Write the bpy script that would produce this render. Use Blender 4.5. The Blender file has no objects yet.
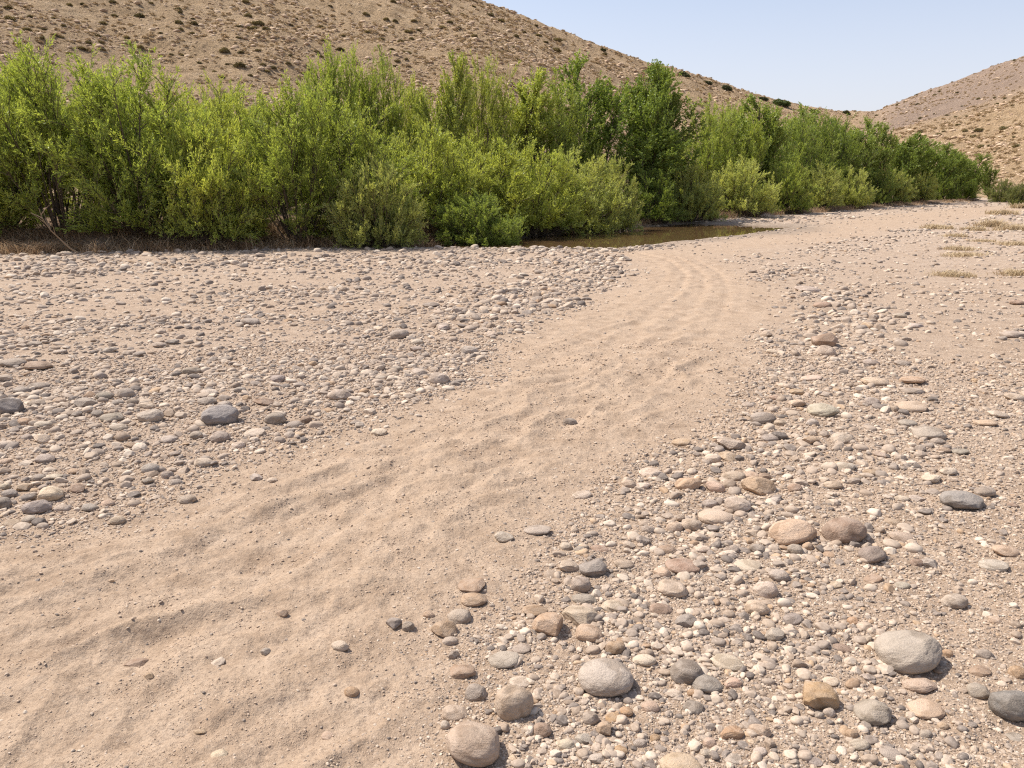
import bpy, math
import numpy as np

# ------------------------------------------------------------------ camera, world, sun, exposure
S = bpy.context.scene
R = math.radians
F, HC, PITCH = 800.0, 1.6, math.atan(200 / 800.0)
cam_data = bpy.data.cameras.new('camera')
cam = bpy.data.objects.new('camera', cam_data)
S.collection.objects.link(cam)
cam_data.sensor_width = 36.0
cam_data.lens = F * 36.0 / 1024.0
cam_data.clip_start = 0.05
cam_data.clip_end = 9000
cam.location = (0, 0, HC)
cam.rotation_euler = (R(90) - PITCH, 0, 0)
S.camera = cam

SUN_EL = R(55)
SUN_DIR = np.array([-0.92, 0.39])            # horizontal direction towards the sun
SUN_DIR = SUN_DIR / np.linalg.norm(SUN_DIR)
w = bpy.data.worlds.new('World')
S.world = w
w.use_nodes = True
nt = w.node_tree
bg = nt.nodes['Background']
sky = nt.nodes.new('ShaderNodeTexSky')
sky.sky_type = 'NISHITA'
sky.sun_disc = False
sky.sun_elevation = SUN_EL
sky.sun_rotation = math.atan2(SUN_DIR[0], SUN_DIR[1])
sky.altitude = 0
sky.air_density = 1.0
sky.dust_density = 2.0
sky.ozone_density = 2.2
haze_mix = nt.nodes.new('ShaderNodeMix')
haze_mix.data_type = 'RGBA'
haze_mix.inputs[7].default_value = (5.7, 5.5, 6.1, 1)     # summer haze: whitens the clear-air sky a little
_tc = nt.nodes.new('ShaderNodeTexCoord')
_sx = nt.nodes.new('ShaderNodeSeparateXYZ')
nt.links.new(_tc.outputs['Generated'], _sx.inputs[0])
_mr = nt.nodes.new('ShaderNodeMapRange')
_mr.interpolation_type = 'SMOOTHSTEP'
_mr.inputs['From Min'].default_value = 0.0
_mr.inputs['From Max'].default_value = 0.34
_mr.inputs['To Min'].default_value = 0.62
_mr.inputs['To Max'].default_value = 0.18
nt.links.new(_sx.outputs['Z'], _mr.inputs['Value'])
nt.links.new(_mr.outputs[0], haze_mix.inputs[0])
nt.links.new(sky.outputs[0], haze_mix.inputs[6])
nt.links.new(haze_mix.outputs[2], bg.inputs[0])
bg.inputs[1].default_value = 0.136

sun_data = bpy.data.lights.new('sun', 'SUN')
sun = bpy.data.objects.new('sun', sun_data)
S.collection.objects.link(sun)
sun_data.energy = 5.0
sun_data.angle = R(0.5)
sun_data.color = (1.0, 0.945, 0.87)
# lamp shines along -Z; aim -Z away from the sun
from mathutils import Vector, Matrix
to_sun = Vector((SUN_DIR[0] * math.cos(SUN_EL), SUN_DIR[1] * math.cos(SUN_EL), math.sin(SUN_EL)))
sun.rotation_euler = to_sun.to_track_quat('Z', 'Y').to_euler()

S.view_settings.view_transform = 'Standard'
S.view_settings.look = 'None'
S.view_settings.gamma = 1
S.view_settings.exposure = 0.33
S.cycles.max_bounces = 6
S.cycles.diffuse_bounces = 4
S.cycles.glossy_bounces = 2
S.cycles.transmission_bounces = 4
S.cycles.use_denoising = False
S.cycles.pixel_filter_type = 'BLACKMAN_HARRIS'
S.cycles.filter_width = 1.2
S.cycles.sample_clamp_indirect = 8.0


# ------------------------------------------------------------------ helpers
col = S.collection
ct, st_ = math.cos(PITCH), math.sin(PITCH)


def ray(px, py):
    """world direction through a picture point"""
    x = (px - 512.0) / F
    y = (384.0 - py) / F
    return np.array([x, ct + y * st_, -st_ + y * ct])


def ground(px, py, z=0.0):
    d = ray(px, py)
    t = (z - HC) / d[2]
    return np.array([d[0] * t, d[1] * t])


def project(x, y, z):
    zz = np.asarray(z) - HC
    dep = y * ct - zz * st_
    return 512 + F * x / dep, 384 - F * (y * st_ + zz * ct) / dep, dep


def elev_z(px, py, r):
    """height of the point seen at (px,py) at horizontal distance r"""
    d = ray(px, py)
    return HC + d[2] / math.hypot(d[0], d[1]) * r


_rt = np.random.default_rng(7)
TAB = _rt.random((512, 512)).astype(np.float32)


def vnoise(x, y, off=0):
    x = np.asarray(x, dtype=np.float64) + off * 17.31
    y = np.asarray(y, dtype=np.float64) + off * 9.77
    xi = np.floor(x).astype(np.int64)
    yi = np.floor(y).astype(np.int64)
    fx, fy = x - xi, y - yi
    fx = fx * fx * fx * (fx * (fx * 6 - 15) + 10)
    fy = fy * fy * fy * (fy * (fy * 6 - 15) + 10)
    x0, x1, y0, y1 = xi & 511, (xi + 1) & 511, yi & 511, (yi + 1) & 511
    a = TAB[x0, y0] * (1 - fx) + TAB[x1, y0] * fx
    b = TAB[x0, y1] * (1 - fx) + TAB[x1, y1] * fx
    return (a * (1 - fy) + b * fy) * 2 - 1


def fbm(x, y, oct=4, off=0, gain=0.5):
    s, a, n = 0, 1.0, 0
    c, s_ = math.cos(0.6), math.sin(0.6)
    for i in range(oct):
        s = s + a * vnoise(x, y, off + i * 3)
        n += a
        a *= gain
        x, y = (x * c - y * s_) * 2.03, (x * s_ + y * c) * 2.03
    return s / n


def sstep(a, b, x):
    t = np.clip((x - a) / (b - a), 0, 1)
    return t * t * (3 - 2 * t)


def seg_dist(x, y, pts):
    d = np.full(np.shape(x), 1e9)
    for (ax, ay), (bx, by) in zip(pts[:-1], pts[1:]):
        vx, vy = bx - ax, by - ay
        t = np.clip(((x - ax) * vx + (y - ay) * vy) / (vx * vx + vy * vy), 0, 1)
        d = np.minimum(d, np.hypot(x - ax - t * vx, y - ay - t * vy))
    return d


def inside(x, y, poly):
    c = np.zeros(np.shape(x), bool)
    n = len(poly)
    for i in range(n):
        ax, ay = poly[i]
        bx, by = poly[(i + 1) % n]
        if ay == by:
            continue
        m = ((ay > y) != (by > y)) & (x < (bx - ax) * (y - ay) / (by - ay) + ax)
        c ^= m
    return c


def sdist(x, y, poly):
    """positive inside"""
    d = seg_dist(x, y, list(poly) + [poly[0]])
    return np.where(inside(x, y, poly), d, -d)


# ------------------------------------------------------------------ layout of the river bed
L_EDGE = [(-520, 700), (-200, 610), (0, 545), (120, 520), (230, 482), (300, 450), (400, 412), (470, 384), (515, 345), (575, 312), (625, 290), (648, 274), (640, 262), (612, 254)]
R_EDGE = [(380, 900), (405, 768), (430, 690), (425, 640), (470, 570), (540, 515), (600, 470), (668, 425), (715, 385), (740, 350), (752, 318), (752, 292), (735, 272), (705, 259), (660, 251)]
LW = [ground(*p) for p in L_EDGE]
RW = [ground(*p) for p in R_EDGE]
TRACK = LW + RW[::-1] + [np.array([-3.0, 0.0])]
POOL_NEAR = [(400, 246), (470, 247), (540, 248.5), (600, 248), (640, 244), (690, 239), (735, 234), (782, 229)]
POOL_FAR = [(790, 225), (740, 222.5), (690, 221.5), (640, 225), (600, 228), (560, 231), (520, 234.5), (400, 240)]
POOL = [ground(*p) for p in POOL_NEAR + POOL_FAR]
BRANCH = [ground(*p) for p in ((690, 261), (770, 252), (850, 240), (950, 224), (1030, 211), (1040, 204), (960, 207.5), (890, 214), (830, 221), (775, 233), (710, 243), (655, 251))]
# front edge of the planted bank
BANK_PX = [(-500, 258), (-100, 253), (0, 251), (120, 250), (220, 248), (330, 245), (425, 243.5), (470, 240), (520, 235), (600, 229), (650, 224), (700, 220), (760, 217), (800, 214), (860, 209.5), (920, 205), (985, 200.5)]
BANK = [ground(*p) for p in BANK_PX]
BANK_POLY = BANK + [np.array([70, 140]), np.array([70, 900]), np.array([-900, 900]), np.array([-900, 22])]
# hills: picture column -> (start distance, ridge distance, ridge picture row)
HILL = [(-700, 44, 190, -210), (-300, 44, 190, -150), (0, 44, 190, -95), (250, 48, 200, -60), (400, 52, 205, -26), (480, 54, 210, 0), (530, 56, 215, 20), (580, 60, 225, 40), (623, 66, 235, 57), (685, 76, 255, 75), (726, 86, 280, 88), (764, 92, 310, 99), (812, 104, 360, 109.5), (842, 112, 420, 112.5), (869, 116, 440, 112), (902, 118, 430, 97), (940, 116, 410, 83), (977, 110, 390, 68), (1024, 100, 360, 50), (1150, 70, 300, 5), (1400, 50, 240, -60), (1900, 40, 220, -90)]
H_AZ = np.array([math.atan2(ray(p[0], 184)[0], ray(p[0], 184)[1]) for p in HILL])
H_BASE = np.array([p[1] for p in HILL], float)
H_RID = np.array([p[2] for p in HILL], float)
H_TOP = np.array([elev_z(p[0], p[3], p[2]) for p in HILL])


def hill_t(x, y):
    r = np.hypot(x, y)
    az = np.arctan2(x, y)
    b = np.interp(az, H_AZ, H_BASE)
    rd = np.interp(az, H_AZ, H_RID)
    top = np.interp(az, H_AZ, H_TOP)
    return (r - b) / (rd - b), top, r, az


def height(x, y, fine=True):
    x = np.asarray(x, float)
    y = np.asarray(y, float)
    t, top, r, az = hill_t(x, y)
    tr = sdist(x, y, TRACK)
    track = sstep(-0.15, 0.5, tr + 0.25 * vnoise(x * 1.3, y * 1.3, 5)) 
    near = np.clip(1 - r / 90, 0, 1)
    z = 0.05 * fbm(x / 6, y / 6, 3, 1) * near
    z = z + 0.02 * vnoise(x / 1.5, y / 1.5, 4) * near
    # sand humps, elongated along the track
    wx = x + 0.25 * vnoise(x * 0.9, y * 0.9, 40)
    wy = y + 0.25 * vnoise(x * 0.9, y * 0.9, 50)
    u, v = wx * 0.62 + wy * 0.78, wx * 0.78 - wy * 0.62
    hum = fbm(u / 0.85, v / 0.30, 3, 20, 0.45)
    grow = 1.0 - 0.62 * sstep(4.5, 11, y)
    z = z + track * grow * 0.048 * (1 - np.abs(hum) * 1.7) * sstep(45, 20, r)
    # wheel ruts where the track bends
    dl, dr = seg_dist(x, y, LW), seg_dist(x, y, RW)
    vv = dl / (dl + dr + 1e-6)
    rut = np.zeros_like(x)
    for c, a in ((0.2, 0.5), (0.42, 1.0), (0.62, 0.8), (0.82, 1.0), (0.9, 0.5)):
        rut = rut - a * np.exp(-((vv - c) / 0.035) ** 2) + 0.5 * a * np.exp(-((vv - c - 0.07) / 0.03) ** 2)
    z = z + 0.016 * rut * track * sstep(6.5, 12, y) * sstep(30, 22, y)
    if fine:
        n2 = sstep(30, 8, r)
        z = z + 0.014 * fbm(x / 0.17, y / 0.12, 4, 31, 0.65) + 0.012 * track * (0.5 - np.abs(fbm(x / 0.30, y / 0.22, 3, 137)) * 2.2) * sstep(13, 6, r) - 0.011 * track * np.clip(fbm(x / 0.42, y / 0.30, 3, 37), 0, 1) * n2
        z = z + 0.0055 * fbm(x / 0.04, y / 0.04, 2, 33) * sstep(9, 4, r)
    # bank
    bd = sdist(x, y, BANK_POLY) + 0.35 * vnoise(x / 1.7, y / 1.7, 8)
    bank = sstep(0.0, 0.9, bd)
    z = z + bank * (0.14 + 0.19 * sstep(34, 24, y) + 0.12 * fbm(x / 1.1, y / 1.1, 3, 9) + 0.04 * np.clip(bd, 0, 14))
    # pool
    pd = sdist(x, y, POOL) + 0.5 * fbm(x / 2.2, y / 1.4, 3, 12)
    z = z - 0.16 * sstep(-0.5, 0.5, pd) * (1 - bank * 0.7)
    # hills
    tt = np.clip(t, 0, 1)
    h = top * (0.75 * tt + 0.25 * tt ** 2)
    over = np.clip(t - 1, 0, None)
    h = h * np.exp(-over * 0.9)
    rough = sstep(0.02, 0.25, t) * sstep(1.6, 1.0, t)
    h = h + rough * (3.2 * fbm(x / 42, y / 42, 3, 60) * sstep(1.05, 0.55, t) + 1.0 * fbm(x / 11, y / 11, 3, 63) * sstep(1.2, 0.8, t) + 0.45 * fbm(x / 3.0, y / 3.0, 3, 66))
    z = np.where(t > 0, z * (1 - sstep(0, .15, t)) + h + sstep(0, .15, t) * 0.5, z)
    return z


def gravel_mask(x, y):
    """1 = stony bed, 0 = clean sand"""
    tr = sdist(x, y, TRACK) + 0.22 * fbm(x * 1.4, y * 1.4, 3, 5) * (0.7 + y / 14.0)
    m = sstep(0.35, -0.75, tr)
    br = sdist(x, y, BRANCH) + 0.8 * fbm(x / 2.5, y / 2.5, 3, 15)
    m = m * (1 - 0.85 * sstep(-0.6, 0.9, br))
    return m


# ------------------------------------------------------------------ materials
def new_mat(name):
    m = bpy.data.materials.new(name)
    m.use_nodes = True
    m.node_tree.nodes.clear()
    return m, m.node_tree


class NB:
    """small node-tree builder"""
    def __init__(self, nt):
        self.nt = nt

    def n(self, typ, **kw):
        nd = self.nt.nodes.new(typ)
        for k, v in kw.items():
            setattr(nd, k, v)
        return nd

    def link(self, a, b):
        self.nt.links.new(a, b)

    def setin(self, nd, key, v):
        if hasattr(v, 'is_output') or hasattr(v, 'links'):
            self.nt.links.new(v, nd.inputs[key])
        else:
            nd.inputs[key].default_value = v

    def noise(self, vec, scale, detail=4, rough=0.5, dist=0):
        nd = self.n('ShaderNodeTexNoise')
        if vec is not None:
            self.link(vec, nd.inputs['Vector'])
        nd.inputs['Scale'].default_value = scale
        nd.inputs['Detail'].default_value = detail
        nd.inputs['Roughness'].default_value = rough
        nd.inputs['Distortion'].default_value = dist
        return nd.outputs['Fac']

    def voro(self, vec, scale, feature='F1', out='Distance'):
        nd = self.n('ShaderNodeTexVoronoi', feature=feature)
        self.link(vec, nd.inputs['Vector'])
        nd.inputs['Scale'].default_value = scale
        return nd.outputs[out]

    def ramp(self, fac, stops, interp='LINEAR'):
        nd = self.n('ShaderNodeValToRGB')
        cr = nd.color_ramp
        cr.interpolation = interp
        while len(cr.elements) > 1:
            cr.elements.remove(cr.elements[-1])
        cr.elements[0].position = stops[0][0]
        c = stops[0][1]
        cr.elements[0].color = (*c, 1) if not isinstance(c, (int, float)) else (c, c, c, 1)
        for p, c in stops[1:]:
            e = cr.elements.new(p)
            e.color = (*c, 1) if not isinstance(c, (int, float)) else (c, c, c, 1)
        self.link(fac, nd.inputs[0])
        return nd.outputs[0]

    def mix(self, fac, a, b, mode='MIX'):
        nd = self.n('ShaderNodeMix', data_type='RGBA', blend_type=mode)
        for key, v in ((0, fac), (6, a), (7, b)):
            if isinstance(v, tuple) and len(v) == 3:
                v = (*v, 1)
            self.setin(nd, key, v)
        return nd.outputs[2]

    def math(self, op, a, b=0.0, c=None):
        nd = self.n('ShaderNodeMath', operation=op)
        self.setin(nd, 0, a)
        self.setin(nd, 1, b)
        if c is not None:
            self.setin(nd, 2, c)
        return nd.outputs[0]

    def bump(self, h, strength, dist, normal=None):
        nd = self.n('ShaderNodeBump')
        nd.inputs['Strength'].default_value = strength
        nd.inputs['Distance'].default_value = dist
        self.link(h, nd.inputs['Height'])
        if normal is not None:
            self.link(normal, nd.inputs['Normal'])
        return nd.outputs[0]

    def out(self, sh):
        o = self.n('ShaderNodeOutputMaterial')
        self.link(sh, o.inputs[0])

    def principled(self, color, rough=0.9, spec=0.2, normal=None):
        p = self.n('ShaderNodeBsdfPrincipled')
        self.setin(p, 'Base Color', (*color, 1) if isinstance(color, tuple) else color)
        self.setin(p, 'Roughness', rough)
        p.inputs['Specular IOR Level'].default_value = spec
        if normal is not None:
            self.link(normal, p.inputs['Normal'])
        return p.outputs[0]


def mat_ground():
    m, nt = new_mat('riverbed')
    b = NB(nt)
    pos = b.n('ShaderNodeNewGeometry').outputs['Position']
    at = b.n('ShaderNodeAttribute', attribute_name='gravel')
    g = at.outputs['Fac']
    damp = b.n('ShaderNodeAttribute', attribute_name='damp').outputs['Fac']
    bank = b.n('ShaderNodeAttribute', attribute_name='bank').outputs['Fac']
    big = b.noise(pos, 0.45, 5, 0.6)
    mid = b.noise(pos, 5.0, 6, 0.65)
    fine = b.noise(pos, 70.0, 5, 0.7)
    sand = b.ramp(mid, [(0.28, (0.285, 0.197, 0.130)), (0.5, (0.395, 0.288, 0.200)), (0.72, (0.47, 0.354, 0.255))])
    grav = b.ramp(mid, [(0.28, (0.25, 0.176, 0.118)), (0.5, (0.355, 0.258, 0.180)), (0.72, (0.44, 0.332, 0.238))])
    c = b.mix(g, sand, grav)
    c = b.mix(b.ramp(big, [(0.35, 0.0), (0.7, 0.55)]), c, b.mix(g, (0.43, 0.32, 0.225), (0.39, 0.30, 0.225)))
    c = b.mix(b.ramp(fine, [(0.32, 0.7), (0.5, 0.0)]), c, (0.22, 0.152, 0.105))
    c = b.mix(b.ramp(fine, [(0.58, 0.0), (0.8, 0.5)]), c, (0.56, 0.45, 0.345))
    # grit: small coloured grains
    vc = b.n('ShaderNodeTexVoronoi')
    b.link(pos, vc.inputs['Vector'])
    vc.inputs['Scale'].default_value = 85
    vsep = b.n('ShaderNodeSeparateColor')
    b.link(vc.outputs['Color'], vsep.inputs[0])
    grain = b.ramp(vsep.outputs[0], [(0.0, (0.28, 0.22, 0.18)), (0.3, (0.42, 0.33, 0.26)), (0.7, (0.55, 0.42, 0.31)), (1.0, (0.72, 0.63, 0.53))], 'LINEAR')
    isg = b.math('MULTIPLY', b.math('LESS_THAN', vc.outputs['Distance'], 0.42), b.math('ADD', b.math('MULTIPLY', g, 0.6), 0.10))
    pick = b.math('GREATER_THAN', vsep.outputs[1], 0.55)
    c = b.mix(b.math('MULTIPLY', isg, pick), c, grain)
    v2 = b.n('ShaderNodeTexVoronoi')
    b.link(pos, v2.inputs['Vector'])
    v2.inputs['Scale'].default_value = 11
    s2 = b.n('ShaderNodeSeparateColor')
    b.link(v2.outputs['Color'], s2.inputs[0])
    grain2 = b.ramp(s2.outputs[0], [(0.0, (0.27, 0.23, 0.20)), (0.5, (0.45, 0.35, 0.27)), (1.0, (0.66, 0.56, 0.46))])
    cd = b.n('ShaderNodeVectorMath', operation='LENGTH')
    b.link(pos, cd.inputs[0])
    farf = b.math('MULTIPLY', b.ramp(b.math('DIVIDE', cd.outputs['Value'], 60.0), [(0.2, 0.0), (0.5, 0.5)]), g)
    c = b.mix(b.math('MULTIPLY', b.math('LESS_THAN', v2.outputs['Distance'], 0.5), farf), c, grain2)
    c = b.mix(b.math('MULTIPLY', damp, 0.75), c, b.mix(mid, (0.14, 0.105, 0.075), (0.27, 0.22, 0.175)))
    litter = b.ramp(b.noise(pos, 9, 6, 0.7), [(0.3, (0.08, 0.052, 0.032)), (0.6, (0.20, 0.13, 0.082)), (0.8, (0.34, 0.25, 0.165))])
    c = b.mix(bank, c, litter)
    h1 = b.noise(pos, 28, 6, 0.7)
    h2 = b.noise(pos, 160, 3, 0.6)
    nrm = b.bump(h1, 0.8, 0.022)
    nrm = b.bump(h2, 0.45, 0.005, nrm)
    gb = b.math('MULTIPLY', b.math('SUBTRACT', 0.5, vc.outputs['Distance']), isg)
    nrm = b.bump(gb, 0.6, 0.010, nrm)
    b.out(b.principled(c, 0.95, 0.12, nrm))
    return m


def mat_hill():
    m, nt = new_mat('hill')
    b = NB(nt)
    pos = b.n('ShaderNodeNewGeometry').outputs['Position']
    n1 = b.noise(pos, 0.035, 6, 0.65)
    n2 = b.noise(pos, 0.35, 8, 0.7, 0.4)
    n3 = b.noise(pos, 1.6, 6, 0.7)
    far = b.n('ShaderNodeAttribute', attribute_name='farhill').outputs['Fac']
    c = b.ramp(n2, [(0.28, (0.25, 0.165, 0.090)), (0.43, (0.42, 0.288, 0.160)), (0.54, (0.53, 0.372, 0.218)), (0.68, (0.63, 0.47, 0.30))])
    c = b.mix(b.ramp(n1, [(0.35, 0.0), (0.65, 0.7)]), c, b.mix(n3, (0.33, 0.225, 0.128), (0.53, 0.38, 0.228)))
    c = b.mix(b.ramp(n3, [(0.52, 0.0), (0.60, 0.6)]), c, (0.20, 0.135, 0.075))
    c = b.mix(b.ramp(b.noise(pos, 0.9, 5, 0.75), [(0.6, 0.0), (0.7, 0.7)]), c, (0.50, 0.40, 0.29))
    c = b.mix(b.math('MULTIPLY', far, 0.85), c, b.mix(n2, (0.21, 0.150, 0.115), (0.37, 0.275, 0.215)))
    nrm = b.bump(n3, 0.9, 1.3)
    nrm = b.bump(b.noise(pos, 5, 5, 0.7), 0.6, 0.3, nrm)
    b.out(b.principled(c, 0.95, 0.1, nrm))
    return m


def stone_nodes(b, base, coord, speck=1.0):
    n1 = b.noise(coord, 1.6, 5, 0.6, 0.5)
    n2 = b.noise(coord, 9.0, 6, 0.7)
    n3 = b.noise(coord, 34.0, 4, 0.65)
    c = b.mix(b.ramp(n1, [(0.35, 0.0), (0.65, 0.55 * speck)]), base, b.mix(0.5, base, (0.62, 0.52, 0.42)))
    c = b.mix(b.ramp(n2, [(0.30, 0.55 * speck), (0.46, 0.0)]), c, b.mix(1.0, c, (0.60, 0.56, 0.51), 'MULTIPLY'))
    c = b.mix(b.ramp(n3, [(0.58, 0.0), (0.8, 0.22)]), c, b.mix(0.5, c, (0.75, 0.68, 0.58)))
    n4 = b.noise(coord, 0.9, 3, 0.55, 0.8)
    c = b.mix(b.ramp(n4, [(0.50, 0.0), (0.60, 0.75)]), c, b.mix(1.0, c, (0.66, 0.63, 0.60), 'MULTIPLY'))
    # a dusting of sand low on the stone and in its hollows
    nrm = b.bump(n2, 0.5, 0.03)
    nrm = b.bump(n3, 0.15, 0.008, nrm)
    return b.principled(c, 0.85, 0.25, nrm)


def mat_stone():
    m, nt = new_mat('river_stone')
    b = NB(nt)
    oi = b.n('ShaderNodeObjectInfo')
    tc = b.n('ShaderNodeTexCoord').outputs['Object']
    add = b.n('ShaderNodeVectorMath', operation='ADD')
    b.link(tc, add.inputs[0])
    mul = b.n('ShaderNodeCombineXYZ')
    for i, k in enumerate((71.0, 37.0, 53.0)):
        b.link(b.math('MULTIPLY', oi.outputs['Random'], k), mul.inputs[i])
    b.link(mul.outputs[0], add.inputs[1])
    b.out(stone_nodes(b, oi.outputs['Color'], add.outputs[0]))
    return m


PEB = [(0.0, (0.16, 0.130, 0.108)), (0.12, (0.25, 0.202, 0.165)), (0.26, (0.35, 0.275, 0.212)), (0.42, (0.44, 0.340, 0.255)), (0.52, (0.29, 0.215, 0.155)), (0.60, (0.43, 0.335, 0.25)), (0.80, (0.50, 0.40, 0.305)), (0.94, (0.58, 0.48, 0.375)), (0.975, (0.44, 0.305, 0.19)), (1.0, (0.32, 0.215, 0.14))]


def mat_pebble(name, ramp):
    m, nt = new_mat(name)
    b = NB(nt)
    oi = b.n('ShaderNodeObjectInfo')
    tc = b.n('ShaderNodeTexCoord').outputs['Object']
    base = b.ramp(oi.outputs['Random'], ramp)
    add = b.n('ShaderNodeVectorMath', operation='ADD')
    b.link(tc, add.inputs[0])
    mul = b.n('ShaderNodeCombineXYZ')
    for i, k in enumerate((71.0, 37.0, 53.0)):
        b.link(b.math('MULTIPLY', oi.outputs['Random'], k), mul.inputs[i])
    b.link(mul.outputs[0], add.inputs[1])
    n1 = b.noise(add.outputs[0], 2.5, 4, 0.65)
    c = b.mix(b.ramp(n1, [(0.35, 0.45), (0.55, 0.0)]), base, b.mix(1.0, base, (0.6, 0.57, 0.54), 'MULTIPLY'))
    c = b.mix(b.ramp(n1, [(0.55, 0.0), (0.75, 0.4)]), c, (0.66, 0.56, 0.46))
    b.out(b.principled(c, 0.85, 0.2))
    return m


def mat_leaf(name, trans=0.42):
    m, nt = new_mat(name)
    b = NB(nt)
    oi = b.n('ShaderNodeObjectInfo')
    v = b.n('ShaderNodeAttribute', attribute_name='tint').outputs['Fac']
    pos = b.n('ShaderNodeTexCoord').outputs['Object']
    base = oi.outputs['Color']
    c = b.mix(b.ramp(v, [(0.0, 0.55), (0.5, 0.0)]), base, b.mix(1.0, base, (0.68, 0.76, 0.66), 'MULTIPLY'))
    c = b.mix(b.ramp(v, [(0.5, 0.0), (1.0, 0.65)]), c, b.mix(1.0, base, (1.55, 1.35, 1.2), 'MULTIPLY'))  # young tip leaves are paler; the tips' sunlit brightness is painted in too
    c = b.mix(b.ramp(b.noise(pos, 1.1, 3, 0.5), [(0.4, 0.0), (0.7, 0.35)]), c, b.mix(1.0, base, (1.25, 1.05, 0.7), 'MULTIPLY'))
    d = b.n('ShaderNodeBsdfDiffuse')
    b.link(c, d.inputs[0])
    t = b.n('ShaderNodeBsdfTranslucent')
    b.link(b.mix(1.0, c, (1.25, 1.25, 0.7), 'MULTIPLY'), t.inputs[0])
    mx = b.n('ShaderNodeMixShader')
    mx.inputs[0].default_value = trans
    b.link(d.outputs[0], mx.inputs[1])
    b.link(t.outputs[0], mx.inputs[2])
    gl = b.n('ShaderNodeBsdfGlossy')
    gl.inputs['Roughness'].default_value = 0.42
    gl.inputs['Color'].default_value = (0.9, 0.95, 0.9, 1)
    m2 = b.n('ShaderNodeMixShader')
    m2.inputs[0].default_value = 0.02
    b.link(mx.outputs[0], m2.inputs[1])
    b.link(gl.outputs[0], m2.inputs[2])
    b.out(m2.outputs[0])
    return m


def mat_bark():
    m, nt = new_mat('bark')
    b = NB(nt)
    pos = b.n('ShaderNodeTexCoord').outputs['Object']
    n = b.noise(pos, 14, 5, 0.7)
    c = b.ramp(n, [(0.3, (0.055, 0.04, 0.028)), (0.7, (0.16, 0.12, 0.085))])
    b.out(b.principled(c, 0.9, 0.2, b.bump(n, 0.6, 0.03)))
    return m


def mat_straw(name, stops):
    m, nt = new_mat(name)
    b = NB(nt)
    v = b.n('ShaderNodeAttribute', attribute_name='tint').outputs['Fac']
    c = b.ramp(v, stops)
    d = b.n('ShaderNodeBsdfDiffuse')
    b.link(c, d.inputs[0])
    t = b.n('ShaderNodeBsdfTranslucent')
    b.link(c, t.inputs[0])
    mx = b.n('ShaderNodeMixShader')
    mx.inputs[0].default_value = 0.25
    b.link(d.outputs[0], mx.inputs[1])
    b.link(t.outputs[0], mx.inputs[2])
    b.out(mx.outputs[0])
    return m


def mat_water():
    m, nt = new_mat('pool_water')
    b = NB(nt)
    pos = b.n('ShaderNodeNewGeometry').outputs['Position']
    n = b.noise(pos, 3.0, 3, 0.5)
    mud = b.mix(b.noise(pos, 0.6, 4, 0.6), (0.09, 0.052, 0.023), (0.16, 0.098, 0.044))
    p = b.n('ShaderNodeBsdfPrincipled')
    b.link(mud, p.inputs['Base Color'])
    p.inputs['Roughness'].default_value = 0.03
    p.inputs['IOR'].default_value = 1.33
    b.link(b.bump(n, 0.08, 0.012), p.inputs['Normal'])
    b.out(p.outputs[0])
    return m


M_GROUND, M_HILL, M_STONE, M_BARK, M_WATER = mat_ground(), mat_hill(), mat_stone(), mat_bark(), mat_water()
M_PEB = mat_pebble('pebble', PEB)
M_CLOD = mat_pebble('sand_clod', [(0.0, (0.38, 0.275, 0.19)), (0.5, (0.45, 0.335, 0.24)), (1.0, (0.52, 0.40, 0.295))])
M_HROCK = mat_pebble('hill_stone', [(0.0, (0.34, 0.228, 0.145)), (0.4, (0.46, 0.322, 0.208)), (0.8, (0.52, 0.38, 0.25)), (1.0, (0.58, 0.44, 0.30))])
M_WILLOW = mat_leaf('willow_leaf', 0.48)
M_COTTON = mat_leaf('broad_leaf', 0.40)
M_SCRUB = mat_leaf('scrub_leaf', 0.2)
M_DRY = mat_straw('dry_brush', [(0.0, (0.14, 0.085, 0.050)), (0.5, (0.36, 0.24, 0.145)), (1.0, (0.62, 0.48, 0.31))])
M_DEADWOOD = mat_straw('dead_wood', [(0.0, (0.34, 0.26, 0.18)), (1.0, (0.45, 0.36, 0.26))])
M_GOLD = mat_straw('golden_grass', [(0.0, (0.44, 0.335, 0.20)), (1.0, (0.60, 0.475, 0.31))])


# ------------------------------------------------------------------ mesh builders
def mesh_np(name, verts, faces, mat, smooth=False, fattr=None, vattr=None):
    """verts (n,3); faces (m,k) equal sized"""
    me = bpy.data.meshes.new(name)
    verts = np.ascontiguousarray(verts, dtype=np.float32)
    faces = np.ascontiguousarray(faces, dtype=np.int32)
    me.vertices.add(len(verts))
    me.vertices.foreach_set('co', verts.ravel())
    if len(faces):
        k = faces.shape[1]
        me.loops.add(faces.size)
        me.loops.foreach_set('vertex_index', faces.ravel())
        me.polygons.add(len(faces))
        me.polygons.foreach_set('loop_start', np.arange(0, faces.size, k, dtype=np.int32))
        me.polygons.foreach_set('use_smooth', np.full(len(faces), smooth, dtype=bool))
    me.update(calc_edges=True)
    if mat:
        me.materials.append(mat)
    for k2, a in (fattr or {}).items():
        at = me.attributes.new(k2, 'FLOAT', 'FACE')
        at.data.foreach_set('value', np.ascontiguousarray(a, dtype=np.float32))
    for k2, a in (vattr or {}).items():
        at = me.attributes.new(k2, 'FLOAT', 'POINT')
        at.data.foreach_set('value', np.ascontiguousarray(a, dtype=np.float32))
    return me


def link(name, data, parent=None, label=None, cat=None, group=None, kind=None):
    o = bpy.data.objects.new(name, data)
    col.objects.link(o)
    if parent is not None:
        o.parent = parent
    for k, v in (('label', label), ('category', cat), ('group', group), ('kind', kind)):
        if v:
            o[k] = v
    return o


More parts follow.
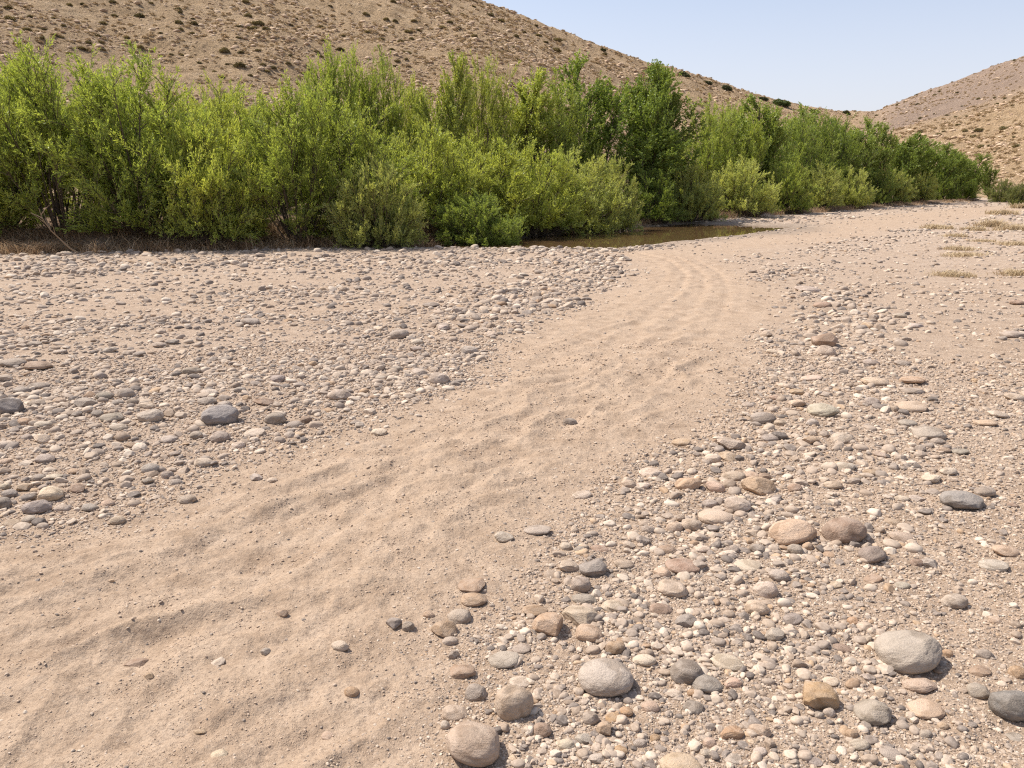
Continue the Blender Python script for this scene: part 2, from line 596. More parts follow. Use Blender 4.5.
def tubes(polys, radii, sides=5):
    """polys: list of (k,3); radii list of (k,)"""
    V, Fc, off = [], [], 0
    for P, rr in zip(polys, radii):
        P = np.asarray(P, float)
        k = len(P)
        T = np.gradient(P, axis=0)
        T /= np.linalg.norm(T, axis=1)[:, None] + 1e-9
        ref = np.array([0.31, 0.77, 0.12]) if abs(T[0][2]) > 0.5 else np.array([0, 0, 1.0])
        A = np.cross(T, ref)
        A /= np.linalg.norm(A, axis=1)[:, None] + 1e-9
        B = np.cross(T, A)
        ang = np.arange(sides) * 2 * math.pi / sides
        ring = P[:, None, :] + np.asarray(rr)[:, None, None] * (A[:, None, :] * np.cos(ang)[None, :, None] + B[:, None, :] * np.sin(ang)[None, :, None])
        V.append(ring.reshape(-1, 3))
        i = np.arange(k - 1)[:, None] * sides
        j = np.arange(sides)[None, :]
        j2 = (j + 1) % sides
        q = np.stack([i + j, i + j2, i + sides + j2, i + sides + j], -1).reshape(-1, 4) + off
        Fc.append(q)
        off += k * sides
    return np.concatenate(V), np.concatenate(Fc)


def unit(a):
    return a / (np.linalg.norm(a, axis=-1, keepdims=True) + 1e-9)


def leaves_from(seg_a, seg_b, per, length, width, rng, droop=0.0, tipness=None, spread=0.9):
    """narrow leaves along straight twigs (arrays n,3)"""
    n = len(seg_a)
    A = np.repeat(seg_a, per, 0)
    B = np.repeat(seg_b, per, 0)
    t = rng.random(n * per)[:, None] ** 0.85
    P = A + (B - A) * t
    D = unit(B - A)
    rnd = unit(rng.normal(size=P.shape))
    dirn = unit(D * (1.0 - spread * 0.35) + rnd * spread + np.array([0, 0, -droop]))
    side = unit(np.cross(dirn, unit(rng.normal(size=P.shape))))
    L = length * (0.6 + 0.8 * rng.random(len(P)))[:, None]
    W = width * (0.7 + 0.6 * rng.random(len(P)))[:, None]
    v0 = P
    v1 = P + dirn * L * 0.45 + side * W * 0.5
    v2 = P + dirn * L
    v3 = P + dirn * L * 0.45 - side * W * 0.5
    V = np.stack([v0, v1, v2, v3], 1).reshape(-1, 3)
    Fc = np.arange(len(P) * 4).reshape(-1, 4)
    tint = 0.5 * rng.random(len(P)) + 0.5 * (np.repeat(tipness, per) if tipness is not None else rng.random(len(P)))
    return V, Fc, tint


def curve(p0, d0, length, k, rng, up=0.25, wob=0.08):
    pts = [np.array(p0, float)]
    d = np.array(d0, float)
    d /= np.linalg.norm(d)
    for i in range(k):
        d = d + np.array([0, 0, up / k]) + rng.normal(size=3) * wob
        d /= np.linalg.norm(d)
        pts.append(pts[-1] + d * length / k)
    return np.array(pts)


def lerp_poly(P, t):
    f = t * (len(P) - 1)
    i = min(int(f), len(P) - 2)
    a = f - i
    return P[i] * (1 - a) + P[i + 1] * a, unit(P[i + 1] - P[i])


def side_dir(T, ang, phi, upw=0.0):
    ref = np.array([0.0, 0, 1]) if abs(T[2]) < 0.9 else np.array([1.0, 0, 0])
    A = unit(np.cross(T, ref))
    B = np.cross(T, A)
    d = T * math.cos(ang) + (A * math.cos(phi) + B * math.sin(phi)) * math.sin(ang)
    return unit(d + np.array([0, 0, upw]))


def build_plant(kind, seed):
    """returns stems (list of mesh), branch mesh, crown mesh and the plant's height and half-width"""
    rng = np.random.default_rng(seed)
    stems, srad, branches, brad, ta, tb, tip = [], [], [], [], [], [], []
    def dome(tilt, H, Rw, zc, Rz):
        """length of a stem leaving the foot at this tilt and ending on the crown's outline"""
        sa, ca = math.sin(tilt) / Rw, math.cos(tilt) / (Rz * H)
        k0 = zc / Rz
        A_, B_, C_ = sa * sa + ca * ca, -2 * ca * k0, k0 * k0 - 1
        return (-B_ + math.sqrt(max(B_ * B_ - 4 * A_ * C_, 0))) / (2 * A_)
    if kind in ('fan', 'tall'):
        specs = [(t_, dome(t_, 5.3, 2.0, 0.50, 0.52) * rng.uniform(0.80, 1.0) * 0.90, 0.05) for t_ in [R(3)] + [R(40 * rng.random() ** 0.6) for _ in range(32)] + [R(rng.uniform(34, 60 if kind == 'fan' else 82)) for _ in range(2 if kind == 'fan' else 20)]]
        nb, bl, ba, twn, twl, start = 16, 1.0, (22, 60), 9, 0.38, (0.46 if kind == 'fan' else 0.24)
        per, ll, lw_ = 13, 0.095, 0.024
    elif kind == 'round':
        specs = [(t_, dome(t_, 3.0, 1.95, 0.45, 0.55) * rng.uniform(0.86, 1.0) * 0.93, 0.04) for t_ in [R(2)] + [R(84 * rng.random() ** 0.62) for _ in range(75)]]
        nb, bl, ba, twn, twl, start = 12, 0.62, (24, 66), 9, 0.30, 0.28
        per, ll, lw_ = 13, 0.080, 0.022
    elif kind == 'cotton':
        specs = [(R(rng.uniform(0, 9)), rng.uniform(6.4, 7.0), 0.1)] + [(R(rng.uniform(6, 20)), rng.uniform(5.2, 6.4), 0.15) for _ in range(3)]
        nb, bl, ba, twn, twl, start = 30, 1.9, (34, 62), 13, 0.60, 0.13
        per, ll, lw_ = 17, 0.10, 0.07
    for si, (tilt, ln, up) in enumerate(specs):
        phi = rng.uniform(0, 2 * math.pi) if kind == 'cotton' else si * 2.39996 + rng.normal() * 0.3
        r0 = rng.uniform(0.02, 0.32) if kind != 'cotton' else rng.uniform(0, 0.15)
        d = np.array([math.sin(tilt) * math.cos(phi), math.sin(tilt) * math.sin(phi), math.cos(tilt)])
        P = curve((r0 * math.cos(phi), r0 * math.sin(phi), -0.25), d, ln, 9, rng, up, 0.055)
        k = len(P)
        base_r = (0.040 if kind != 'cotton' else (0.11 if si == 0 else 0.07)) * (ln / specs[0][1]) ** 0.5
        stems.append(P)
        srad.append(base_r * (1 - np.linspace(0, 1, k) * 0.88))
        nbr = int(nb * (ln / specs[0][1]) ** 0.7)
        for j in range(nbr):
            t = start + (1 - start) * (j + rng.random()) / nbr
            p, T = lerp_poly(P, min(t, 0.995))
            if kind == 'cotton':
                prof = math.sin(math.pi * min(1, (t - start) / (1 - start) * 0.80 + 0.16)) ** 0.8
                L = bl * prof * rng.uniform(0.75, 1.1) + 0.25
                clump = 0.5 + rng.random() * 0.9
            else:
                L = bl * (1.0 - 0.30 * (t - start) / (1 - start)) * rng.uniform(0.6, 1.2)
                clump = 0.45 + rng.random()
            dd = side_dir(T, R(rng.uniform(*ba)), rng.uniform(0, 2 * math.pi), 0.12)
            Bp = curve(p, dd, L, 4, rng, 0.35 if kind == 'cotton' else 0.16, 0.09 if kind == 'cotton' else 0.06)
            branches.append(Bp)
            brad.append(np.linspace(base_r * 0.32, 0.003, 5))
            n_t = max(3, int(twn * clump * (L / bl + 0.35)))
            for q in range(n_t):
                s = 0.12 + 0.88 * (q + rng.random()) / n_t
                tp, TT = lerp_poly(Bp, min(s, 0.995))
                td = side_dir(TT, R(rng.uniform(15, 52) if kind == 'cotton' else rng.uniform(10, 38)), rng.uniform(0, 2 * math.pi), 0.28 if kind == 'cotton' else 0.14)
                e = tp + td * twl * rng.uniform(0.5, 1.3) * (1.05 - 0.3 * s)
                ta.append(tp)
                tb.append(e)
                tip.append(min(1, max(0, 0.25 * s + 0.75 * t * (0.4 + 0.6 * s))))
        # leading shoot
        for q in range(7):
            tp, TT = lerp_poly(P, 0.80 + 0.027 * q)
            td = side_dir(TT, R(rng.uniform(5, 28)), rng.uniform(0, 6.28), 0.3)
            ta.append(tp)
            tb.append(tp + td * twl * rng.uniform(0.6, 1.4))
            tip.append(0.9)
    ta, tb, tip = np.array(ta), np.array(tb), np.array(tip)
    ok = (ta[:, 2] > 0.12)
    ta, tb, tip = ta[ok], tb[ok], tip[ok]
    V, Fc, tint = leaves_from(ta, tb, per, ll, lw_, rng, 0.05, tip, 0.55 if kind != 'cotton' else 1.1)
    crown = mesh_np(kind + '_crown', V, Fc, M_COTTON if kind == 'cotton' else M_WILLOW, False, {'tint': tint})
    ns = len(stems) if kind == 'cotton' else 11
    stem_meshes = []
    order = np.argsort([-len(s) * 0 - s[-1][2] for s in stems])
    for i in order[:ns]:
        v, f = tubes([stems[i]], [srad[i]], 6)
        stem_meshes.append(mesh_np('stem', v, f, M_BARK, True))
    rest = [stems[i] for i in order[ns:]] + branches
    rrad = [srad[i] for i in order[ns:]] + brad
    rest += [np.array([a, (a + b) / 2, b]) for a, b in zip(ta, tb)]
    rrad += [np.array([0.004, 0.003, 0.002])] * len(ta)
    v, f = tubes(rest, rrad, 3)
    bm = mesh_np('branches', v, f, M_BARK, True)
    hgt = np.percentile(V[:, 2], 99.7)
    hw = np.percentile(np.abs(V[:, 0]), 97)
    return stem_meshes, bm, crown, hgt, hw


def ico(sub):
    import bmesh
    bm = bmesh.new()
    bmesh.ops.create_icosphere(bm, subdivisions=sub, radius=1)
    v = np.array([x.co[:] for x in bm.verts])
    f = np.array([[y.index for y in x.verts] for x in bm.faces])
    bm.free()
    return v, f


def n3(P, s, off):
    return (vnoise(P[:, 0] * s + P[:, 2] * s * 0.71, P[:, 1] * s - P[:, 2] * s * 0.63, off) + vnoise(P[:, 1] * s + 5, P[:, 2] * s * 1.1 + P[:, 0] * s * 0.4, off + 7)) * 0.5


ICO = {k: ico(k) for k in (2, 3, 5)}


def stone_mesh(style, seed, sub, mat, name='stone'):
    """unit stone, radius 1, flattened later by scale"""
    rng = np.random.default_rng(seed)
    v, f = ICO[sub]
    P = v.copy()
    e = rng.uniform(0.86, 1.0)
    P = np.sign(P) * np.abs(P) ** e
    cuts = {'round': 5, 'flat': 4, 'angular': 11, 'lumpy': 3, 'dimple': 1, 'chip': 9}[style]
    lo, hi = {'round': (0.80, 0.97), 'flat': (0.74, 0.97), 'angular': (0.62, 0.88), 'lumpy': (0.75, 0.95), 'dimple': (0.9, 0.96), 'chip': (0.5, 0.85)}[style]
    amp = {'round': 0.14, 'flat': 0.14, 'angular': 0.07, 'lumpy': 0.17, 'dimple': 0.07, 'chip': 0.12}[style]
    P = P * (1 + amp * n3(v, 1.1, seed % 97))[:, None]
    for _ in range(cuts):
        n = unit(rng.normal(size=3) * np.array([1, 1, 0.8]))
        d = rng.uniform(lo, hi)
        k = P @ n - d
        soft = np.where(k > 0, k, 0)
        P = P - soft[:, None] * n[None, :] * (0.93 if style in ('angular', 'chip') else 0.75)
    if sub >= 3:
        P = P * (1 + (0.05 if style == 'lumpy' else 0.035) * n3(v, 3.2, seed % 89 + 3) + 0.018 * n3(v, 8, seed % 83 + 5))[:, None]
    if sub >= 5:
        P = P * (1 + (0.016 if style in ('lumpy', 'angular') else 0.010) * n3(v, 19, seed % 71))[:, None]
    if style == 'dimple':
        d = np.linalg.norm(v - unit(np.array([-0.25, -0.15, 1.0])), axis=1)
        P = P * (1 - 0.16 * np.exp(-(d / 0.28) ** 2))[:, None]
    P = P / np.array([np.abs(P[:, 0]).max(), np.abs(P[:, 1]).max(), np.abs(P[:, 2]).max()])
    return mesh_np(name, P, f, mat, style not in ('chip',))


# ------------------------------------------------------------------ terrain
def build_terrain():
    rad = [0.02, 0.25, 0.5, 0.75, 0.95]
    r = 1.1
    while r < 640:
        rad.append(r)
        r *= 1.0042 if r < 60 else 1.007
    rad += [720, 850, 1100, 1500, 2200, 3500, 6000]
    rad = np.array(rad)
    fine = np.arange(-42, 42.001, 0.115)
    coarse = np.arange(45, 316, 3.0)
    az = np.radians(np.concatenate([fine, coarse]))
    A, Rr = np.meshgrid(az, rad)
    X, Y = Rr * np.sin(A), Rr * np.cos(A)
    # outside the modelled fan the hill tables are clamped; fade the hills towards flat behind
    Z = height(X.ravel(), Y.ravel()).reshape(X.shape)
    Aw = np.arctan2(np.sin(A), np.cos(A))
    back = sstep(R(100), R(70), np.abs(Aw))
    Z = Z * back
    Z = np.where(Rr > 640, Z * sstep(2600, 640, Rr), Z)
    nr, na = X.shape
    V = np.stack([X, Y, Z], -1).reshape(-1, 3)
    i = np.arange(nr - 1)[:, None] * na
    j = np.arange(na)[None, :]
    j2 = (j + 1) % na
    Fc = np.stack([i + j, i + j2, i + na + j2, i + na + j], -1)
    T = hill_t(X, Y)[0] * np.ones_like(X)
    hm = (T > 0.0) & (back > 0.01)
    fm = hm[:-1, :] & hm[1:, :]
    fm = fm.ravel()
    Fc = Fc.reshape(-1, 4)
    azf = np.broadcast_to(Aw[:-1, :], (nr - 1, na)).ravel()
    x, y = V[:, 0], V[:, 1]
    gm = gravel_mask(x, y)
    pd = sdist(x, y, POOL)
    damp = sstep(-2.2, 0.2, pd + 1.0 * fbm(x / 1.8, y / 1.2, 3, 71)) * (y < 60)
    bd = sdist(x, y, BANK_POLY)
    bank = sstep(0.0, 0.8, bd + 0.5 * fbm(x / 1.2, y / 1.2, 3, 8))
    azv = np.arctan2(x, y)
    rv = np.hypot(x, y)
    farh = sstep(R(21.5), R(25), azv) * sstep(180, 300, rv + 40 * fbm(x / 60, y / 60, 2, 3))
    link('riverbed', sub_mesh('riverbed', V, Fc[~fm], M_GROUND, {'gravel': gm, 'damp': damp, 'bank': bank}), kind='structure')
    azs = math.atan2(ray(865, 184)[0], ray(865, 184)[1])
    link('hill', sub_mesh('hill_left', V, Fc[fm & (azf < azs)], M_HILL, {'farhill': farh}), kind='structure')
    link('hill', sub_mesh('hill_right', V, Fc[fm & (azf >= azs)], M_HILL, {'farhill': farh}), kind='structure')


def sub_mesh(name, V, Fc, mat, va):
    used = np.unique(Fc)
    remap = np.zeros(len(V), np.int64)
    remap[used] = np.arange(len(used))
    return mesh_np(name, V[used], remap[Fc], mat, True, None, {k: a[used] for k, a in va.items()})


import time; _t0 = time.time()
build_terrain()
print('terrain', time.time() - _t0)

# pool water: a sheet slightly below the bed, the banks rise out of it
wp = [np.array(p) for p in POOL]
cx, cy = np.mean([p[0] for p in wp]), np.mean([p[1] for p in wp])
import bmesh
bm = bmesh.new()
WZ = -0.085
vs = [bm.verts.new((cx + (p[0] - cx) * 1.12, cy + (p[1] - cy) * 1.10, WZ)) for p in wp]
bm.faces.new(vs)
bmesh.ops.triangulate(bm, faces=bm.faces[:])
me = bpy.data.meshes.new('pool_water')
bm.to_mesh(me)
bm.free()
me.materials.append(M_WATER)
link('pool_water', me, kind='structure')

# ------------------------------------------------------------------ stones
GREY, LGREY, DGREY, BLUE = (0.44, 0.37, 0.305), (0.57, 0.485, 0.40), (0.355, 0.30, 0.25), (0.275, 0.255, 0.235)
TAN, BEIGE, CREAM, PINK = (0.53, 0.385, 0.26), (0.60, 0.47, 0.35), (0.70, 0.585, 0.455), (0.64, 0.47, 0.35)
ORANGE, BROWN = (0.52, 0.345, 0.20), (0.42, 0.295, 0.21)
COLS = {'g': (GREY, 'grey'), 'l': (LGREY, 'light grey'), 'd': (DGREY, 'dark grey'), 'b': (BLUE, 'dark bluish'), 't': (TAN, 'tan'), 'e': (BEIGE, 'beige'), 'c': (CREAM, 'cream'), 'p': (PINK, 'pinkish'), 'o': (ORANGE, 'orange tan'), 'n': (BROWN, 'brown')}
# landmarks: px, py, width, height, colour, style, short name used by the neighbours' labels, own label
LM = [
 (605, 677, 55, 36, 'l', 'dimple', 'the dimpled grey cobble', 'big round light grey cobble with a dimple on top'),
 (905, 650, 64, 41, 'g', 'round', 'the largest grey boulder', 'largest smooth grey boulder, pale on top, lower right of the gravel'),
 (475, 743, 61, 40, 'e', 'round', 'the big beige cobble', 'big smooth beige cobble at the bottom edge by the sand'),
 (514, 705, 40, 34, 'e', 'dimple', 'the round tan grey cobble', 'round tan grey cobble just above the big beige cobble'),
 (792, 533, 49, 26, 'p', 'round', 'the wide pinkish boulder', 'wide smooth pinkish beige boulder beside the blocky brown one'),
 (844, 532, 46, 28, 'n', 'round', 'the blocky brown boulder', 'blocky brownish grey boulder with a shaded front, beside the pinkish boulder'),
 (872, 554, 28, 18, 'd', 'round', 'the dark egg-shaped stone', 'dark grey egg-shaped stone just below the blocky brown boulder'),
 (961, 501, 43, 20, 'b', 'lumpy', 'the dark knobbly rock', 'dark bluish grey knobbly rock with hollows'),
 (817, 697, 40, 29, 'o', 'angular', 'the rough orange brown rock', 'rough orange brown rock with broken faces'),
 (873, 711, 39, 24, 'g', 'round', 'the grey brown oval cobble', 'grey brown oval cobble below the largest grey boulder'),
 (925, 707, 35, 15, 'p', 'flat', 'the long pale pinkish stone', 'long flat pale pinkish stone below the largest grey boulder'),
 (1010, 705, 42, 32, 'b', 'lumpy', 'the blue grey hollow rock', 'blue grey rock with a dark hollow at the right edge'),
 (758, 487, 33, 21, 't', 'angular', 'the split tan rock', 'chunky tan rock with a split dark face'),
 (688, 484, 27, 18, 't', 'angular', 'the wedge-shaped tan rock', 'wedge-shaped tan rock at the edge of the sand'),
 (715, 517, 34, 15, 'e', 'round', 'the beige slab', 'long beige slab below the split tan rock'),
 (737, 504, 27, 16, 'c', 'round', 'the cream cobble', 'cream cobble touching the beige slab'),
 (549, 625, 33, 24, 't', 'angular', 'the faceted tan brown rock', 'faceted tan brown rock casting a dark shadow'),
 (581, 615, 38, 22, 'e', 'angular', 'the peaked beige rock', 'peaked beige rock next to the faceted tan brown rock'),
 (588, 632, 30, 18, 't', 'round', 'the humped tan stone', 'humped tan stone below the peaked beige rock'),
 (594, 567, 30, 20, 'd', 'angular', 'the dark pointed stone', 'dark grey pointed stone among pale cobbles'),
 (825, 341, 27, 19, 'n', 'angular', 'the lone brown boulder', 'lone tan brown boulder far up the right gravel'),
 (826, 352, 20, 13, 'l', 'round', 'the stone under the lone boulder', 'light grey stone leaning on the lone brown boulder'),
 (220, 417, 36, 23, 'b', 'lumpy', 'the dark blue grey rock', 'dark blue grey rock standing up from the left gravel'),
 (150, 417, 27, 15, 'l', 'flat', 'the flat-topped grey stone', 'flat-topped light grey stone in the left gravel'),
 (10, 408, 28, 21, 'b', 'lumpy', 'the dark rock at the left edge', 'dark bluish rock at the left edge of the gravel'),
 (38, 507, 28, 16, 'g', 'round', 'the smooth grey oval', 'smooth grey oval stone low at the left'),
 (51, 494, 25, 16, 'c', 'round', 'the cream oval', 'cream oval stone directly behind the smooth grey oval'),
 (439, 379, 21, 14, 'l', 'round', 'the grey stone at the sand edge', 'light grey stone alone at the left edge of the sand track'),
 (570, 422, 15, 9, 'd', 'angular', 'the lone dark stone on the track', 'lone small dark stone in the middle of the sand track'),
 (137, 662, 25, 12, 'n', 'angular', 'the half-buried dark stone', 'half-buried dark brown stone in the foreground sand'),
 (340, 645, 18, 11, 'c', 'round', 'the pale pebble on the sand', 'pale pebble alone on the foreground sand'),
 (187, 499, 20, 11, 'e', 'round', 'the beige pebble at the sand edge', 'beige oval pebble at the left border of the sand'),
 (685, 672, 34, 24, 'd', 'lumpy', 'the pitted dark cobble', 'pitted dark grey cobble beside a smoother dark oval'),
 (706, 682, 33, 17, 'd', 'round', 'the smooth dark oval', 'smooth dark grey oval overlapping the pitted cobble'),
 (728, 661, 31, 14, 'c', 'flat', 'the speckled cream slab', 'flat cream slab behind the smooth dark oval'),
 (672, 588, 31, 17, 'e', 'flat', 'the flat-topped beige cobble', 'flat-topped beige grey cobble in the middle of the gravel'),
 (766, 590, 27, 18, 'l', 'round', 'the upper pale grey egg', 'pale grey egg-shaped cobble, the upper of two'),
 (681, 764, 42, 26, 'e', 'round', 'the cobble cut by the bottom edge', 'beige cobble cut by the bottom edge of the view'),
 (473, 584, 30, 16, 'n', 'angular', 'the double tan stone by the sand', 'greyish tan ridged stone where gravel meets the sand'),
 (460, 616, 27, 17, 'g', 'round', 'the slanting grey oval', 'slanting grey oval stone at the edge of the foreground sand'),
 (462, 670, 27, 16, 'n', 'round', 'the brown grey disc', 'brown grey disc-like stone near the foreground sand'),
 (537, 529, 28, 12, 'g', 'flat', 'the flat grey stone on the sand', 'flat grey stone on the sand, upper of a pair'),
 (763, 419, 25, 13, 'g', 'flat', 'the low grey slab', 'low grey slab beyond the split tan rock'),
 (822, 410, 32, 14, 'l', 'round', 'the broad grey mound stone', 'broad light grey mound-shaped stone'),
 (910, 407, 30, 12, 'e', 'flat', 'the long beige grey block', 'long beige grey block in the upper right gravel'),
 (928, 433, 32, 13, 'g', 'round', 'the long grey loaf stone', 'long grey loaf-shaped stone in the right gravel'),
 (954, 601, 26, 16, 'l', 'round', 'the smooth grey egg', 'smooth light grey egg-shaped stone above the largest boulder'),
 (731, 444, 30, 15, 'e', 'angular', 'the rounded beige block', 'rounded beige block near the sand beyond the split tan rock'),
 (399, 335, 20, 11, 'g', 'round', 'the far grey stone', 'grey stone far up the left gravel'),
 (340, 395, 24, 13, 'l', 'round', 'the pale stone in the left gravel', 'pale grey stone at the near rim of the left gravel'),
 (1005, 550, 26, 12, 'p', 'flat', 'the pink slab', 'pale pink slab near the right edge'),
 (39, 366, 28, 10, 'n', 'flat', 'the flat brown stone', 'flat brown stone in the far left gravel'),
]
